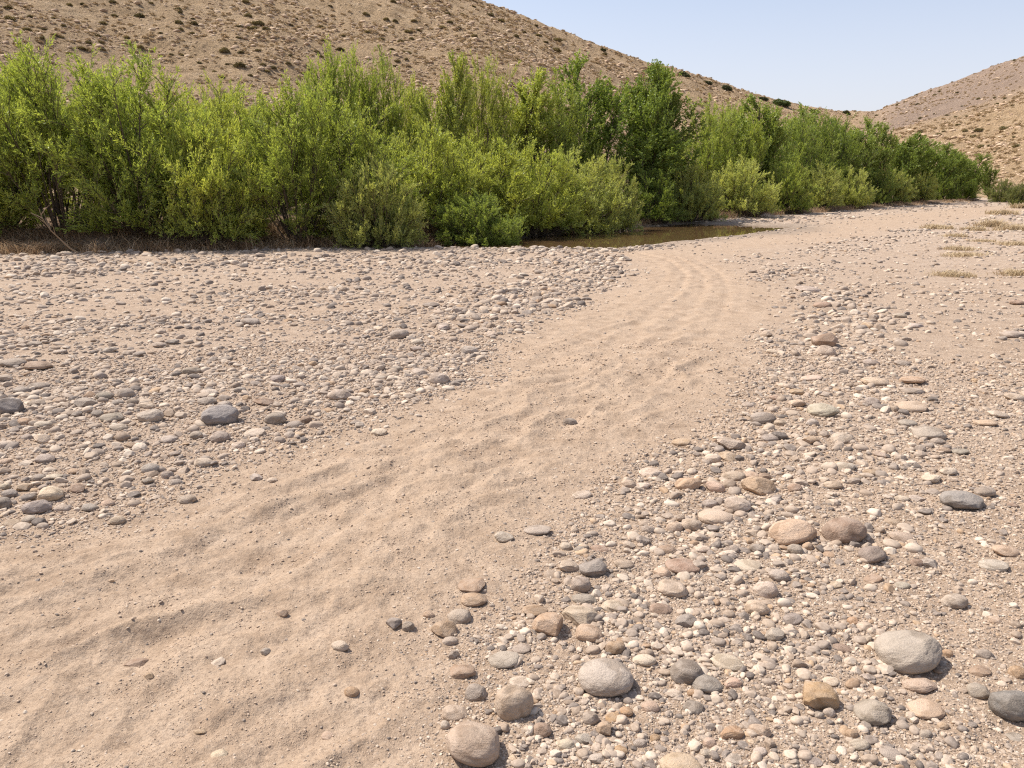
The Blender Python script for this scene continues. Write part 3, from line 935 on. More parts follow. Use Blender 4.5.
# the others: px, py, w, h, colour, style
ST = [(503,536,22,12,'l','round'),(474,598,26,14,'t','round'),(568,566,22,13,'c','round'),(581,585,20,18,'g','round'),(444,629,25,18,'t','round'),(394,622,17,11,'d','angular'),(408,626,13,12,'g','round'),(429,615,12,9,'t','round'),(535,609,26,11,'t','flat'),(584,598,26,13,'g','round'),(504,658,32,13,'l','flat'),(476,692,22,17,'g','round'),(455,711,26,15,'e','round'),(542,729,19,14,'n','round'),(445,724,11,12,'l','round'),(520,681,22,10,'c','flat'),(590,717,17,14,'g','round'),(520,648,22,8,'g','flat'),(450,640,16,10,'l','round'),(454,655,12,10,'g','round'),(352,691,16,11,'o','round'),
(756,607,25,16,'e','round'),(686,620,24,13,'d','angular'),(774,634,20,14,'l','round'),(612,605,24,13,'c','round'),(615,647,20,15,'t','round'),(644,659,24,13,'c','round'),(732,682,18,12,'p','round'),(692,706,22,15,'d','round'),(673,692,18,9,'c','flat'),(693,692,12,8,'o','round'),(651,706,19,12,'p','round'),(605,728,17,18,'t','angular'),(613,716,17,10,'o','round'),(626,711,14,10,'o','round'),(590,717,17,13,'l','round'),(583,737,18,11,'l','round'),(731,731,25,15,'o','angular'),(759,730,23,15,'p','round'),(682,565,34,14,'n','flat'),(662,572,17,12,'p','round'),(624,563,20,9,'e','flat'),(779,575,22,13,'l','round'),(661,608,22,11,'n','round'),(793,618,21,12,'g','round'),(620,749,16,10,'o','round'),(640,742,14,9,'l','round'),(566,744,18,12,'c','round'),(598,757,20,10,'l','round'),(706,752,14,9,'c','round'),(733,757,18,11,'l','round'),(760,750,15,9,'l','round'),(655,737,12,8,'o','round'),(710,742,14,10,'p','round'),
(994,565,28,8,'l','flat'),(929,563,19,11,'g','angular'),(984,653,18,10,'d','round'),(978,690,22,14,'g','round'),(919,684,32,13,'e','angular'),(979,670,22,11,'n','round'),(859,743,20,11,'l','flat'),(890,751,22,11,'g','flat'),(870,738,16,8,'d','flat'),(1017,671,18,13,'o','round'),(873,578,20,7,'n','flat'),(1016,736,18,9,'g','flat'),(829,712,12,10,'l','round'),(819,714,10,9,'l','round'),(868,676,14,8,'g','round'),(842,647,18,7,'n','flat'),(866,638,12,9,'c','round'),(853,620,12,8,'o','round'),(835,584,16,8,'e','round'),(946,653,14,9,'o','round'),(830,680,18,8,'c','flat'),(995,619,14,8,'e','round'),(902,585,16,8,'l','round'),(917,562,14,8,'n','round'),(813,760,18,10,'l','round'),(925,733,14,9,'g','round'),(943,725,12,8,'t','round'),
(715,487,20,12,'p','round'),(710,503,17,9,'l','round'),(691,525,20,13,'e','round'),(675,527,18,12,'e','round'),(732,549,17,11,'g','round'),(757,549,16,11,'g','round'),(770,438,18,8,'g','flat'),(713,459,17,12,'c','round'),(728,457,20,11,'e','round'),(681,442,18,8,'t','flat'),(628,483,16,9,'e','round'),(643,485,15,8,'c','round'),(606,482,10,6,'g','round'),(582,494,20,8,'c','flat'),(667,549,19,10,'n','round'),(620,560,22,11,'c','round'),(651,472,24,8,'c','flat'),(733,476,24,11,'e','flat'),(751,475,18,8,'t','flat'),(642,540,15,11,'g','round'),(600,548,19,8,'n','flat'),(648,529,15,9,'g','round'),(566,546,14,9,'c','round'),(580,549,12,8,'g','round'),(747,565,26,10,'c','flat'),(702,549,16,8,'c','flat'),(764,477,14,9,'n','round'),(753,533,16,9,'e','round'),(695,537,14,9,'c','round'),(775,500,14,8,'l','round'),
(984,492,20,12,'g','flat'),(842,438,22,12,'l','round'),(810,440,18,10,'t','round'),(844,467,20,12,'l','round'),(931,478,19,11,'c','angular'),(902,498,15,7,'c','round'),(917,498,16,7,'l','round'),(901,536,26,9,'e','flat'),(1014,397,20,8,'c','flat'),(998,414,20,6,'c','flat'),(948,471,18,8,'c','flat'),(795,550,16,13,'g','round'),(808,546,12,9,'t','round'),(833,485,18,9,'e','flat'),(795,488,15,10,'n','round'),(875,382,28,9,'e','flat'),(912,380,24,9,'t','flat'),(985,423,22,6,'e','flat'),(872,402,17,10,'g','round'),(892,409,12,9,'e','round'),(907,423,18,8,'g','flat'),(880,454,14,6,'e','flat'),(960,451,16,6,'d','flat'),(945,450,12,6,'n','flat'),(827,529,10,8,'t','round'),(857,478,12,7,'e','round'),(885,499,10,7,'d','round'),(1012,505,12,6,'n','round'),(797,392,15,7,'t','flat'),(892,521,16,6,'t','flat'),(870,472,14,7,'t','flat'),
(811,378,20,7,'e','flat'),(871,363,16,7,'g','flat'),(822,305,18,6,'n','flat'),(807,290,25,7,'l','flat'),(902,363,16,6,'g','flat'),(913,391,22,7,'g','flat'),(1017,303,14,6,'n','flat'),(1012,335,24,5,'g','flat'),(899,316,14,6,'g','flat'),(916,326,15,6,'l','flat'),(772,352,12,6,'c','flat'),(790,386,13,7,'l','round'),(757,349,10,6,'c','round'),(797,403,16,8,'e','round'),(780,423,12,7,'e','round'),(812,423,13,8,'l','round'),(748,405,12,6,'l','flat'),(775,398,13,6,'n','flat'),
(126,394,18,12,'g','round'),(113,417,24,11,'g','round'),(220,437,21,13,'g','round'),(208,401,20,10,'g','round'),(210,392,18,7,'l','flat'),(225,405,14,9,'l','round'),(193,371,20,9,'g','round'),(12,363,26,9,'g','flat'),(22,390,18,8,'d','round'),(39,386,20,8,'d','flat'),(38,403,20,9,'g','round'),(86,403,22,12,'g','round'),(147,406,17,8,'c','round'),(3,504,17,14,'d','round'),(62,508,16,9,'c','round'),(77,488,18,10,'n','round'),(45,458,20,9,'g','round'),(151,469,18,12,'l','round'),(167,475,13,10,'g','round'),(176,482,14,8,'g','round'),(148,480,12,7,'g','round'),(204,462,20,10,'c','round'),(118,520,15,9,'e','round'),(148,510,11,6,'l','round'),(90,507,17,8,'g','flat'),(108,503,14,8,'e','round'),(197,435,15,9,'g','round'),(169,439,18,8,'l','flat'),(238,445,14,8,'c','round'),(29,519,14,8,'l','round'),(12,522,18,7,'e','flat'),(42,439,16,11,'c','angular'),(25,487,16,9,'e','round'),(39,477,14,8,'g','round'),(54,476,16,6,'c','flat'),(74,471,12,6,'t','flat'),(5,486,12,7,'c','round'),(10,493,17,9,'d','round'),(43,424,18,8,'l','round'),(25,422,14,9,'t','round'),(27,437,12,7,'g','round'),(175,453,12,6,'g','round'),(98,452,14,7,'g','round'),(130,445,12,6,'t','round'),(3,445,14,9,'c','round'),(5,461,14,6,'e','flat'),(77,414,12,8,'g','round'),(97,414,13,9,'d','round'),(118,427,18,7,'l','flat'),(60,401,13,8,'e','round'),(104,396,16,9,'g','round'),(118,403,14,8,'g','round'),(133,402,14,8,'d','round'),(5,379,16,9,'l','round'),(101,376,12,8,'g','round'),(139,354,14,6,'d','round'),(172,342,14,6,'d','round'),
(255,433,22,9,'c','flat'),(275,419,21,14,'g','round'),(295,425,17,9,'g','round'),(306,420,12,9,'n','round'),(256,477,13,8,'l','round'),(272,480,12,6,'c','round'),(309,494,10,6,'d','angular'),(251,322,20,8,'d','flat'),(277,379,16,10,'g','round'),(264,402,20,9,'n','round'),(290,435,12,8,'c','round'),(315,412,12,8,'l','round'),(300,386,13,8,'g','round'),(240,390,13,7,'g','round'),(330,384,12,7,'t','round'),(225,359,14,6,'g','flat'),(160,345,14,6,'g','flat'),(110,350,14,6,'g','flat'),(60,352,14,6,'l','flat'),(35,344,14,6,'g','flat'),
(419,373,17,10,'l','round'),(468,350,20,10,'l','round'),(379,432,16,8,'c','round'),(360,425,11,7,'l','round'),(417,349,14,7,'g','round'),(417,342,13,7,'l','round'),(443,328,11,7,'l','round'),(467,379,12,5,'c','flat'),(586,305,14,5,'d','flat'),(431,305,17,5,'d','flat'),(493,367,9,5,'e','round'),(397,369,12,7,'g','round'),(381,378,12,6,'l','round'),(455,372,10,6,'n','round'),(491,334,13,6,'c','round'),(350,347,12,6,'l','round'),(385,316,12,6,'g','round'),(530,348,8,4,'n','round'),
(149,676,10,8,'t','round'),(218,661,17,9,'c','round'),(266,651,11,8,'g','round'),(282,613,12,8,'t','round'),(219,753,17,10,'c','round'),(262,720,9,6,'c','round'),(254,723,8,5,'c','round'),(247,725,8,5,'l','round'),(244,637,10,5,'d','angular'),(202,653,10,5,'d','angular'),(201,730,14,6,'t','angular'),(131,534,12,6,'e','flat'),(21,741,10,6,'d','angular'),(31,740,9,6,'d','angular'),(328,734,13,8,'p','round'),(175,706,10,6,'n','angular')]

PROTO = {s: [] for s in ('round', 'flat', 'angular', 'lumpy', 'dimple')}
_k = 100
for s, n in (('round', 9), ('flat', 5), ('angular', 6), ('lumpy', 5), ('dimple', 2)):
    for i in range(n):
        PROTO[s].append(stone_mesh(s, _k + i * 7, 5, M_STONE, 'river_stone'))
    _k += 100

srng = np.random.default_rng(5)


def place_stone(rec, name):
    px, py, wpx, hpx, ck, style = rec[:6]
    dcen = ray(px, py)
    # the picture point is the stone's middle; find the ground point under it
    g0 = ground(px, py + hpx * 0.22)
    for _ in range(3):
        z0 = float(height(g0[0], g0[1]))
        g0 = ground(px, py + hpx * 0.22, z0)
    dist = math.hypot(g0[0], g0[1])
    dep = project(g0[0], g0[1], z0)[2]
    a = wpx * (0.51 if wpx < 38 else 0.505) * dep / F
    th = math.atan2(HC - z0, dist)
    b = a * srng.uniform(0.72, 0.9)
    half = hpx * 0.5 * dep / F
    c2 = half ** 2 - (b * math.sin(th)) ** 2
    c = math.sqrt(max(c2, 0)) / math.cos(th)
    c = min(max(c, a * (0.28 if style == 'flat' else 0.38)), a * 0.85)
    me = PROTO[style][int(srng.integers(len(PROTO[style])))]
    o = link(name, me)
    rz = srng.uniform(-0.35, 0.35) + (math.pi if srng.random() < 0.5 else 0)
    o.scale = (a, b, c)
    o.rotation_euler = (srng.uniform(-0.10, 0.10), srng.uniform(-0.12, 0.12), rz)
    sink = 0.62 if style == 'flat' else 0.55
    if wpx > 38:
        sink = 0.66
    if 'half-buried' in (rec[7] if len(rec) > 7 else ''):
        sink = 0.25
    o.location = (g0[0], g0[1], z0 + c * sink - 0.004)
    cc = np.array(COLS[ck][0]) * np.array([0.82, 0.775, 0.735]) * srng.uniform(0.88, 1.10) * np.array([1 + srng.normal() * 0.02, 1, 1 + srng.normal() * 0.03])
    o.color = (*cc, 1)
    return o, g0, a


ALL = []
for rec in LM:
    o, g, a = place_stone(rec, 'river_boulder' if rec[2] >= 40 else 'river_stone')
    o['label'] = rec[7]
    o['category'] = 'boulder' if rec[2] >= 40 else 'stone'
    o['group'] = 'stones scattered over the dry river bed'
    ALL.append((g[0], g[1], a))

seen = set()
KEEP = []
for rec in ST:
    if any(abs(rec[0] - q[0]) < 5 and abs(rec[1] - q[1]) < 4 for q in KEEP):
        continue
    KEEP.append(rec)
_s = np.random.default_rng(2)
KEEP = [(*q[:5], ('angular' if _s.random() < 0.65 else 'lumpy')) if q[5] == 'round' and _s.random() < 0.36 else q for q in KEEP]
KEEP = sorted(KEEP, key=lambda r_: -r_[2] * r_[3])[:300 - len(LM)]
bins = {}
for i, rec in enumerate(KEEP):
    best = min(LM, key=lambda q: math.hypot(q[0] - rec[0], (q[1] - rec[1]) * 1.25))
    dx, dy = rec[0] - best[0], rec[1] - best[1]
    if abs(dx) > abs(dy) * 1.2:
        rel = 'to the right of' if dx > 0 else 'to the left of'
    else:
        rel = 'in front of' if dy > 0 else 'behind'
    size = 'small' if rec[2] < 18 else 'medium-sized'
    bins.setdefault((best[6], rel, rec[4]), []).append((math.hypot(dx, dy), i, size))
LABEL = {}
SHAPE = {'round': 'rounded', 'flat': 'flat', 'angular': 'angular', 'lumpy': 'knobbly', 'dimple': 'dimpled'}
ORD = ['', 'second ', 'third ', 'fourth ', 'fifth ', 'sixth ', 'seventh ', 'eighth ', 'ninth ', 'tenth ', 'eleventh ', 'twelfth ']
for (lmk, rel, ck), lst in bins.items():
    lst.sort()
    for n, (_, i, size) in enumerate(lst):
        cn = COLS[ck][1]
        sh = SHAPE[KEEP[i][5]]
        if n == 0:
            t = ('nearest ' if len(lst) > 1 else size + ' ') + '%s %s stone %s %s' % (cn, sh, rel, lmk)
        else:
            t = '%s%s %s stone %s %s' % (ORD[n], cn, sh, rel, lmk)
        LABEL[i] = t
for i, rec in enumerate(KEEP):
    o, g, a = place_stone(rec, 'river_stone' if rec[2] >= 13 else 'pebble')
    o['label'] = LABEL[i]
    o['category'] = 'stone' if rec[2] >= 13 else 'pebble'
    o['group'] = 'stones scattered over the dry river bed'
    ALL.append((g[0], g[1], a))
ALL = np.array(ALL)


print('bigstones', time.time() - _t0)
# ---- the countless gravel, as one object that sets small stones on its points
def geo_scatter(name, pts, rot, scl, idx, protos, kind='stuff', label=None, cat=None):
    me = mesh_np(name, pts, np.zeros((0, 4), np.int32), None)
    for k, arr in (('rot', rot), ('scl', scl)):
        at = me.attributes.new(k, 'FLOAT_VECTOR', 'POINT')
        at.data.foreach_set('vector', np.ascontiguousarray(arr, dtype=np.float32).ravel())
    at = me.attributes.new('idx', 'INT', 'POINT')
    at.data.foreach_set('value', np.ascontiguousarray(idx, dtype=np.int32))
    o = link(name, me, None, label, cat, None, kind)
    pc = bpy.data.collections.new(name + '_shapes')
    for i, m_ in enumerate(protos):
        p = bpy.data.objects.new('%s_shape_%02d' % (name, i), m_)
        pc.objects.link(p)
    ng = bpy.data.node_groups.new(name, 'GeometryNodeTree')
    ng.interface.new_socket('Geometry', in_out='INPUT', socket_type='NodeSocketGeometry')
    ng.interface.new_socket('Geometry', in_out='OUTPUT', socket_type='NodeSocketGeometry')
    gi, go = ng.nodes.new('NodeGroupInput'), ng.nodes.new('NodeGroupOutput')
    iop = ng.nodes.new('GeometryNodeInstanceOnPoints')
    ci = ng.nodes.new('GeometryNodeCollectionInfo')
    ci.inputs['Collection'].default_value = pc
    ci.inputs['Separate Children'].default_value = True
    ci.inputs['Reset Children'].default_value = True
    def attr(nm, ty):
        a_ = ng.nodes.new('GeometryNodeInputNamedAttribute')
        a_.data_type = ty
        a_.inputs[0].default_value = nm
        return a_.outputs[0]
    L = ng.links.new
    L(gi.outputs[0], iop.inputs['Points'])
    L(ci.outputs[0], iop.inputs['Instance'])
    iop.inputs['Pick Instance'].default_value = True
    L(attr('idx', 'INT'), iop.inputs['Instance Index'])
    e2r = ng.nodes.new('FunctionNodeEulerToRotation')
    L(attr('rot', 'FLOAT_VECTOR'), e2r.inputs[0])
    L(e2r.outputs[0], iop.inputs['Rotation'])
    L(attr('scl', 'FLOAT_VECTOR'), iop.inputs['Scale'])
    L(iop.outputs[0], go.inputs[0])
    md = o.modifiers.new('scatter', 'NODES')
    md.node_group = ng
    return o


def gravel_points():
    rng = np.random.default_rng(11)
    N = 1900000
    # log-uniform in distance so that density per picture area stays even
    r = 1.2 * np.exp(rng.random(N) * math.log(95 / 1.2))
    az = R(-62) + rng.random(N) * R(124)
    x, y = r * np.sin(az), r * np.cos(az)
    px, py, _ = project(x, y, 0.0)
    g = gravel_mask(x, y)
    clump = 0.5 + 0.5 * fbm(x / 0.55, y / 0.40, 4, 80)
    clump2 = 0.5 + 0.5 * fbm(x / 2.6, y / 1.6, 3, 90)
    # cobble-rich belts: left field rim and the right edge of the sand
    tr = sdist(x, y, TRACK)
    belt = np.exp(-((tr + 0.9) / 0.9) ** 2) * sstep(1.0, 1.6, y)
    left = (px < 640 - (py - 250) * 1.0)
    leftbelt = left * np.exp(-((py - 400) / 45.0) ** 2)
    den = 0.07 + 0.42 * sstep(0.46, 0.72, clump) * (0.3 + clump2) + 0.26 * belt * (0.3 + clump) + 0.40 * leftbelt * (0.3 + clump) + 0.06 * left
    patch = 0.5 + 0.5 * fbm((x * 0.8 + y * 0.6) / 3.2, (x * 0.6 - y * 0.8) / 1.1, 3, 95)
    den = den * (0.42 + 1.0 * sstep(0.38, 0.60, patch))
    den = den * g + 0.009 * (1 - g)
    # bare sandy patch at the near left
    bare = np.exp(-(((px - 110) / 150.0) ** 2 + ((py - 462) / 22.0) ** 2)) * (x < 0)
    den *= 1 - 0.75 * bare
    bd = sdist(x, y, BANK_POLY)
    den *= sstep(0.3, -0.4, bd)
    den *= sstep(0.2, -0.5, sdist(x, y, POOL)) * 0.95 + 0.05 * (r > 26)
    den *= sstep(95, 60, r)
    den *= 1 - 0.50 * (~left) * sstep(9, 18, r) - 0.30 * left * sstep(340, 290, py)
    smin = np.maximum(0.0036, 0.00125 * r)
    al = np.where(belt + leftbelt > 0.4, 1.6, np.where(left, 1.8, 2.1))
    s = smin * (1 - rng.random(N)) ** (-1 / al)
    cap = np.minimum(np.where(belt + leftbelt > 0.5, 0.0098 - 0.0042 * sstep(8, 15, r), np.where(left > 0, 0.0062, 0.0056 - 0.0022 * sstep(7, 18, r))) * r + 0.004, 0.15)
    cap = np.where(r < 9, np.minimum(cap, 0.055), cap)
    cap = np.where(g < 0.5, cap * 0.45, cap)
    s = np.where(s > cap, smin + (cap - smin) * rng.random(N) ** 2, s)
    den = np.where((g > 0.3) & (r < 7), np.maximum(den, 0.17), den)
    den *= (np.abs(az) < R(40)) | (r < 30)
    den *= np.where(left, 1.0, 0.80)
    keep = rng.random(N) < den * 0.60
    x, y, s, r, g = x[keep], y[keep], s[keep], r[keep], g[keep]
    # keep clear of the large stones
    ok = np.ones(len(x), bool)
    for sx, sy, a in ALL:
        ok &= np.hypot(x - sx, y - sy) > a * 0.80
    x, y, s, r = x[ok], y[ok], s[ok], r[ok]
    # thin overlaps among the bigger ones
    order = np.argsort(-s)
    x, y, s, r = x[order], y[order], s[order], r[order]
    cell = {}
    good = np.ones(len(x), bool)
    nb_ = min(len(x), 30000)
    for i in range(nb_):
        cs = 0.12
        cxk, cyk = int(x[i] // cs), int(y[i] // cs)
        hit = False
        for dx in (-1, 0, 1):
            for dy in (-1, 0, 1):
                for j in cell.get((cxk + dx, cyk + dy), ()):
                    if (x[i] - x[j]) ** 2 + (y[i] - y[j]) ** 2 < (0.80 * (s[i] + s[j])) ** 2:
                        hit = True
                        break
                if hit:
                    break
            if hit:
                break
        if hit:
            good[i] = False
        else:
            cell.setdefault((cxk, cyk), []).append(i)
    return x[good], y[good], s[good], rng


gx, gy, gs, grng = gravel_points()
print('gravel stones', len(gx))
gz = height(gx, gy)
n = len(gx)
flat = grng.uniform(0.42, 0.85, n)
asp = grng.uniform(0.6, 0.95, n)
gscl = np.stack([gs, gs * asp, gs * flat * 0.78], 1)
grot = np.stack([grng.normal(0, 0.16, n), grng.normal(0, 0.16, n), grng.uniform(0, 6.28, n)], 1)
PEBS = [stone_mesh('round', 900 + i, 3, M_PEB, 'gravel_shape') for i in range(7)] + [stone_mesh('angular', 930 + i, 3, M_PEB, 'gravel_shape') for i in range(6)] + [stone_mesh('chip', 960 + i, 2, M_PEB, 'gravel_shape') for i in range(5)]
gidx = np.where(gs < 0.012, grng.integers(7, 18, n), np.where(grng.random(n) < 0.28, grng.integers(0, 7, n), grng.integers(7, 18, n)))
geo_scatter('gravel', np.stack([gx, gy, gz + gscl[:, 2] * 0.22], 1), grot, gscl, gidx, PEBS, 'stuff', 'loose pebbles and gravel covering the dry river bed', 'gravel')


def grit_points():
    """chips and crumbs in the near part of the bed, between the pebbles and over the sand"""
    rng = np.random.default_rng(63)
    N = 400000
    r = 1.5 * np.exp(rng.random(N) * math.log(8.5 / 1.5))
    az = R(-58) + rng.random(N) * R(116)
    x, y = r * np.sin(az), r * np.cos(az)
    g = gravel_mask(x, y)
    cl = 0.5 + 0.5 * fbm(x / 0.22, y / 0.16, 4, 140)
    den = np.where(g > 0.4, 0.42, 0.05 + 0.28 * sstep(0.5, 0.72, cl))
    s = np.where(g > 0.4, 0.0011, 0.0008) * r * (1 - rng.random(N)) ** (-1 / 3.2)
    s = np.minimum(s, np.where(g > 0.4, 0.0032, 0.0024) * r)
    k = rng.random(N) < den
    return x[k], y[k], s[k], g[k], rng


qx, qy, qs, qg, qrng = grit_points()
n = len(qx)
print('grit', n)
qz = height(qx, qy)
# crumbs on the sand are sand-coloured clods, the rest are stone chips
GRIT = [stone_mesh('chip', 700 + i, 2, M_PEB, 'grit_shape') for i in range(5)] + [stone_mesh('chip', 720 + i, 2, M_CLOD, 'clod_shape') for i in range(5)]
qi = np.where(qrng.random(n) < np.where(qg > 0.4, 0.55, 0.06), qrng.integers(0, 5, n), qrng.integers(5, 10, n))
geo_scatter('grit', np.stack([qx, qy, qz + qs * 0.15], 1), qrng.uniform(0, 6.28, (n, 3)) * np.array([0.08, 0.08, 1]), np.stack([qs, qs * 0.75, qs * 0.55], 1), qi, GRIT, 'stuff', 'fine stone chips and crumbs strewn on the sand and gravel', 'grit')

print('stones', time.time() - _t0)
# ------------------------------------------------------------------ trees and shrubs along the bank
PL = {}
for key, kind, seed in (('A', 'fan', 3), ('B', 'tall', 17), ('C', 'tall', 29), ('R', 'round', 5), ('Q', 'round', 23), ('S', 'round', 41), ('T', 'cotton', 8), ('U', 'cotton', 19), ('V', 'cotton', 31)):
    PL[key] = build_plant(kind, seed)

print('protos', time.time() - _t0)
prng = np.random.default_rng(77)
WG = {'y': (0.39, 0.44, 0.11), 'm': (0.32, 0.385, 0.092), 'o': (0.42, 0.46, 0.16), 'v': (0.21, 0.235, 0.095), 'k': (0.205, 0.27, 0.062), 'g': (0.25, 0.315, 0.082)}


def plant(key, px, dist, top, wpx, ck, name, cat, label, group, widen=1.0):
    """a plant standing at picture column px and at a forward distance; top = picture row of its crown's top, wpx = crown width"""
    stems, bm_, crown, hgt, hw = PL[key]
    d = ray(px, 200)
    x, y = d[0] / d[1] * dist, dist
    z = float(height(x, y))
    rr = math.hypot(x, y)
    H = elev_z(px, top, rr) - z
    W = wpx * (0.53 if key in 'ABC' and px < 400 and dist < 24 else 0.47) * (dist * ct + 0.3) / F
    sz = H / hgt
    sx = W / hw
    root = bpy.data.objects.new(name, None)
    col.objects.link(root)
    root.location = (x, y, z - 0.05)
    root.rotation_euler = (0, 0, prng.uniform(0, 6.28))
    root.scale = (sx, sx * prng.uniform(0.92, 1.08), sz)
    for k_, v_ in (('label', label), ('category', cat), ('group', group)):
        root[k_] = v_
    for s in stems:
        link('trunk' if name == 'tree' else 'stem', s, root)
    link('branches', bm_, root)
    c = link('crown', crown, root)
    cc = np.array(WG[ck]) * prng.uniform(0.9, 1.12)
    c.color = (*cc, 1)
    return root


GF, GB = 'willow shrubs in the front row on the bank', 'trees in the back row behind the willows'
FRONT = [
 ('B', -105, 21.7, 75, 130, 'm', 'tall green willow shrub cut off by the left edge, foliage only'),
 ('C', -10, 21.6, 72, 120, 'y', 'willow shrub at the very left edge, paler behind the bare-stemmed one'),
 ('A', 62, 21.4, 50, 128, 'm', 'tall willow shrub with a fan of bare dark stems, first full one from left'),
 ('B', 142, 21.5, 54, 120, 'm', 'tall dense green willow shrub beside the fan-stemmed one'),
 ('R', 212, 21.1, 112, 105, 'y', 'low yellow-green willow shrub spreading between two tall ones'),
 ('C', 228, 24.3, 84, 100, 'y', 'tall pale willow shrub behind the low spreading one'),
 ('A', 298, 21.7, 84, 110, 'm', 'tall willow shrub with many thin reddish stems at its foot'),
 ('C', 352, 22.3, 106, 100, 'm', 'willow shrub right of the thin-stemmed one'),
 ('Q', 376, 21.1, 160, 84, 'o', 'low shrub leaning out over the gravel at the end of the dry bank'),
 ('R', 425, 25.0, 124, 112, 'y', 'bright yellow-green rounded willow, first of the lower rounded row'),
 ('Q', 478, 23.6, 192, 84, 'g', 'small dark green bush touching the near end of the pool'),
 ('S', 478, 26.5, 137, 112, 'y', 'large bright rounded willow behind the small dark bush'),
 ('Q', 532, 27.2, 146, 100, 'y', 'rounded willow over the near end of the pool'),
 ('R', 575, 29.0, 152, 86, 'o', 'rounded yellow-green willow in the middle of the pool bank'),
 ('S', 607, 30.5, 158, 60, 'o', 'last bright rounded willow before the dark gap by the pool'),
 ('R', 690, 36.6, 163, 66, 'o', 'round pale willow at the far end of the pool'),
 ('Q', 741, 40.6, 159, 66, 'o', 'round willow right of the pool, lighter than its neighbours'),
 ('S', 784, 45.0, 162, 50, 'm', 'shaded round willow beyond the pool with a mid green crown'),
 ('R', 815, 50.0, 164, 50, 'o', 'small pale round willow past the pool, left of a matching one'),
 ('Q', 848, 54.0, 168, 46, 'o', 'small pale round willow with a yellowish rim, mid-distance'),
 ('S', 873, 60.0, 169, 40, 'g', 'small shaded round willow in the far row'),
 ('R', 893, 63.0, 170, 36, 'o', 'pale round shrub at the foot of the far dark trees'),
 ('Q', 915, 68.0, 170, 36, 'o', 'pale round shrub near the far end of the row'),
 ('S', 940, 74.0, 172, 30, 'k', 'dark round shrub close to the far end of the row'),
 ('R', 962, 80.0, 176, 28, 'k', 'last dark round shrub at the far end of the row'),
]
for key, px, dist, top, wpx, ck, lab in FRONT:
    plant(key, px, dist, top, wpx, ck, 'willow_shrub', 'willow shrub', lab, GF)
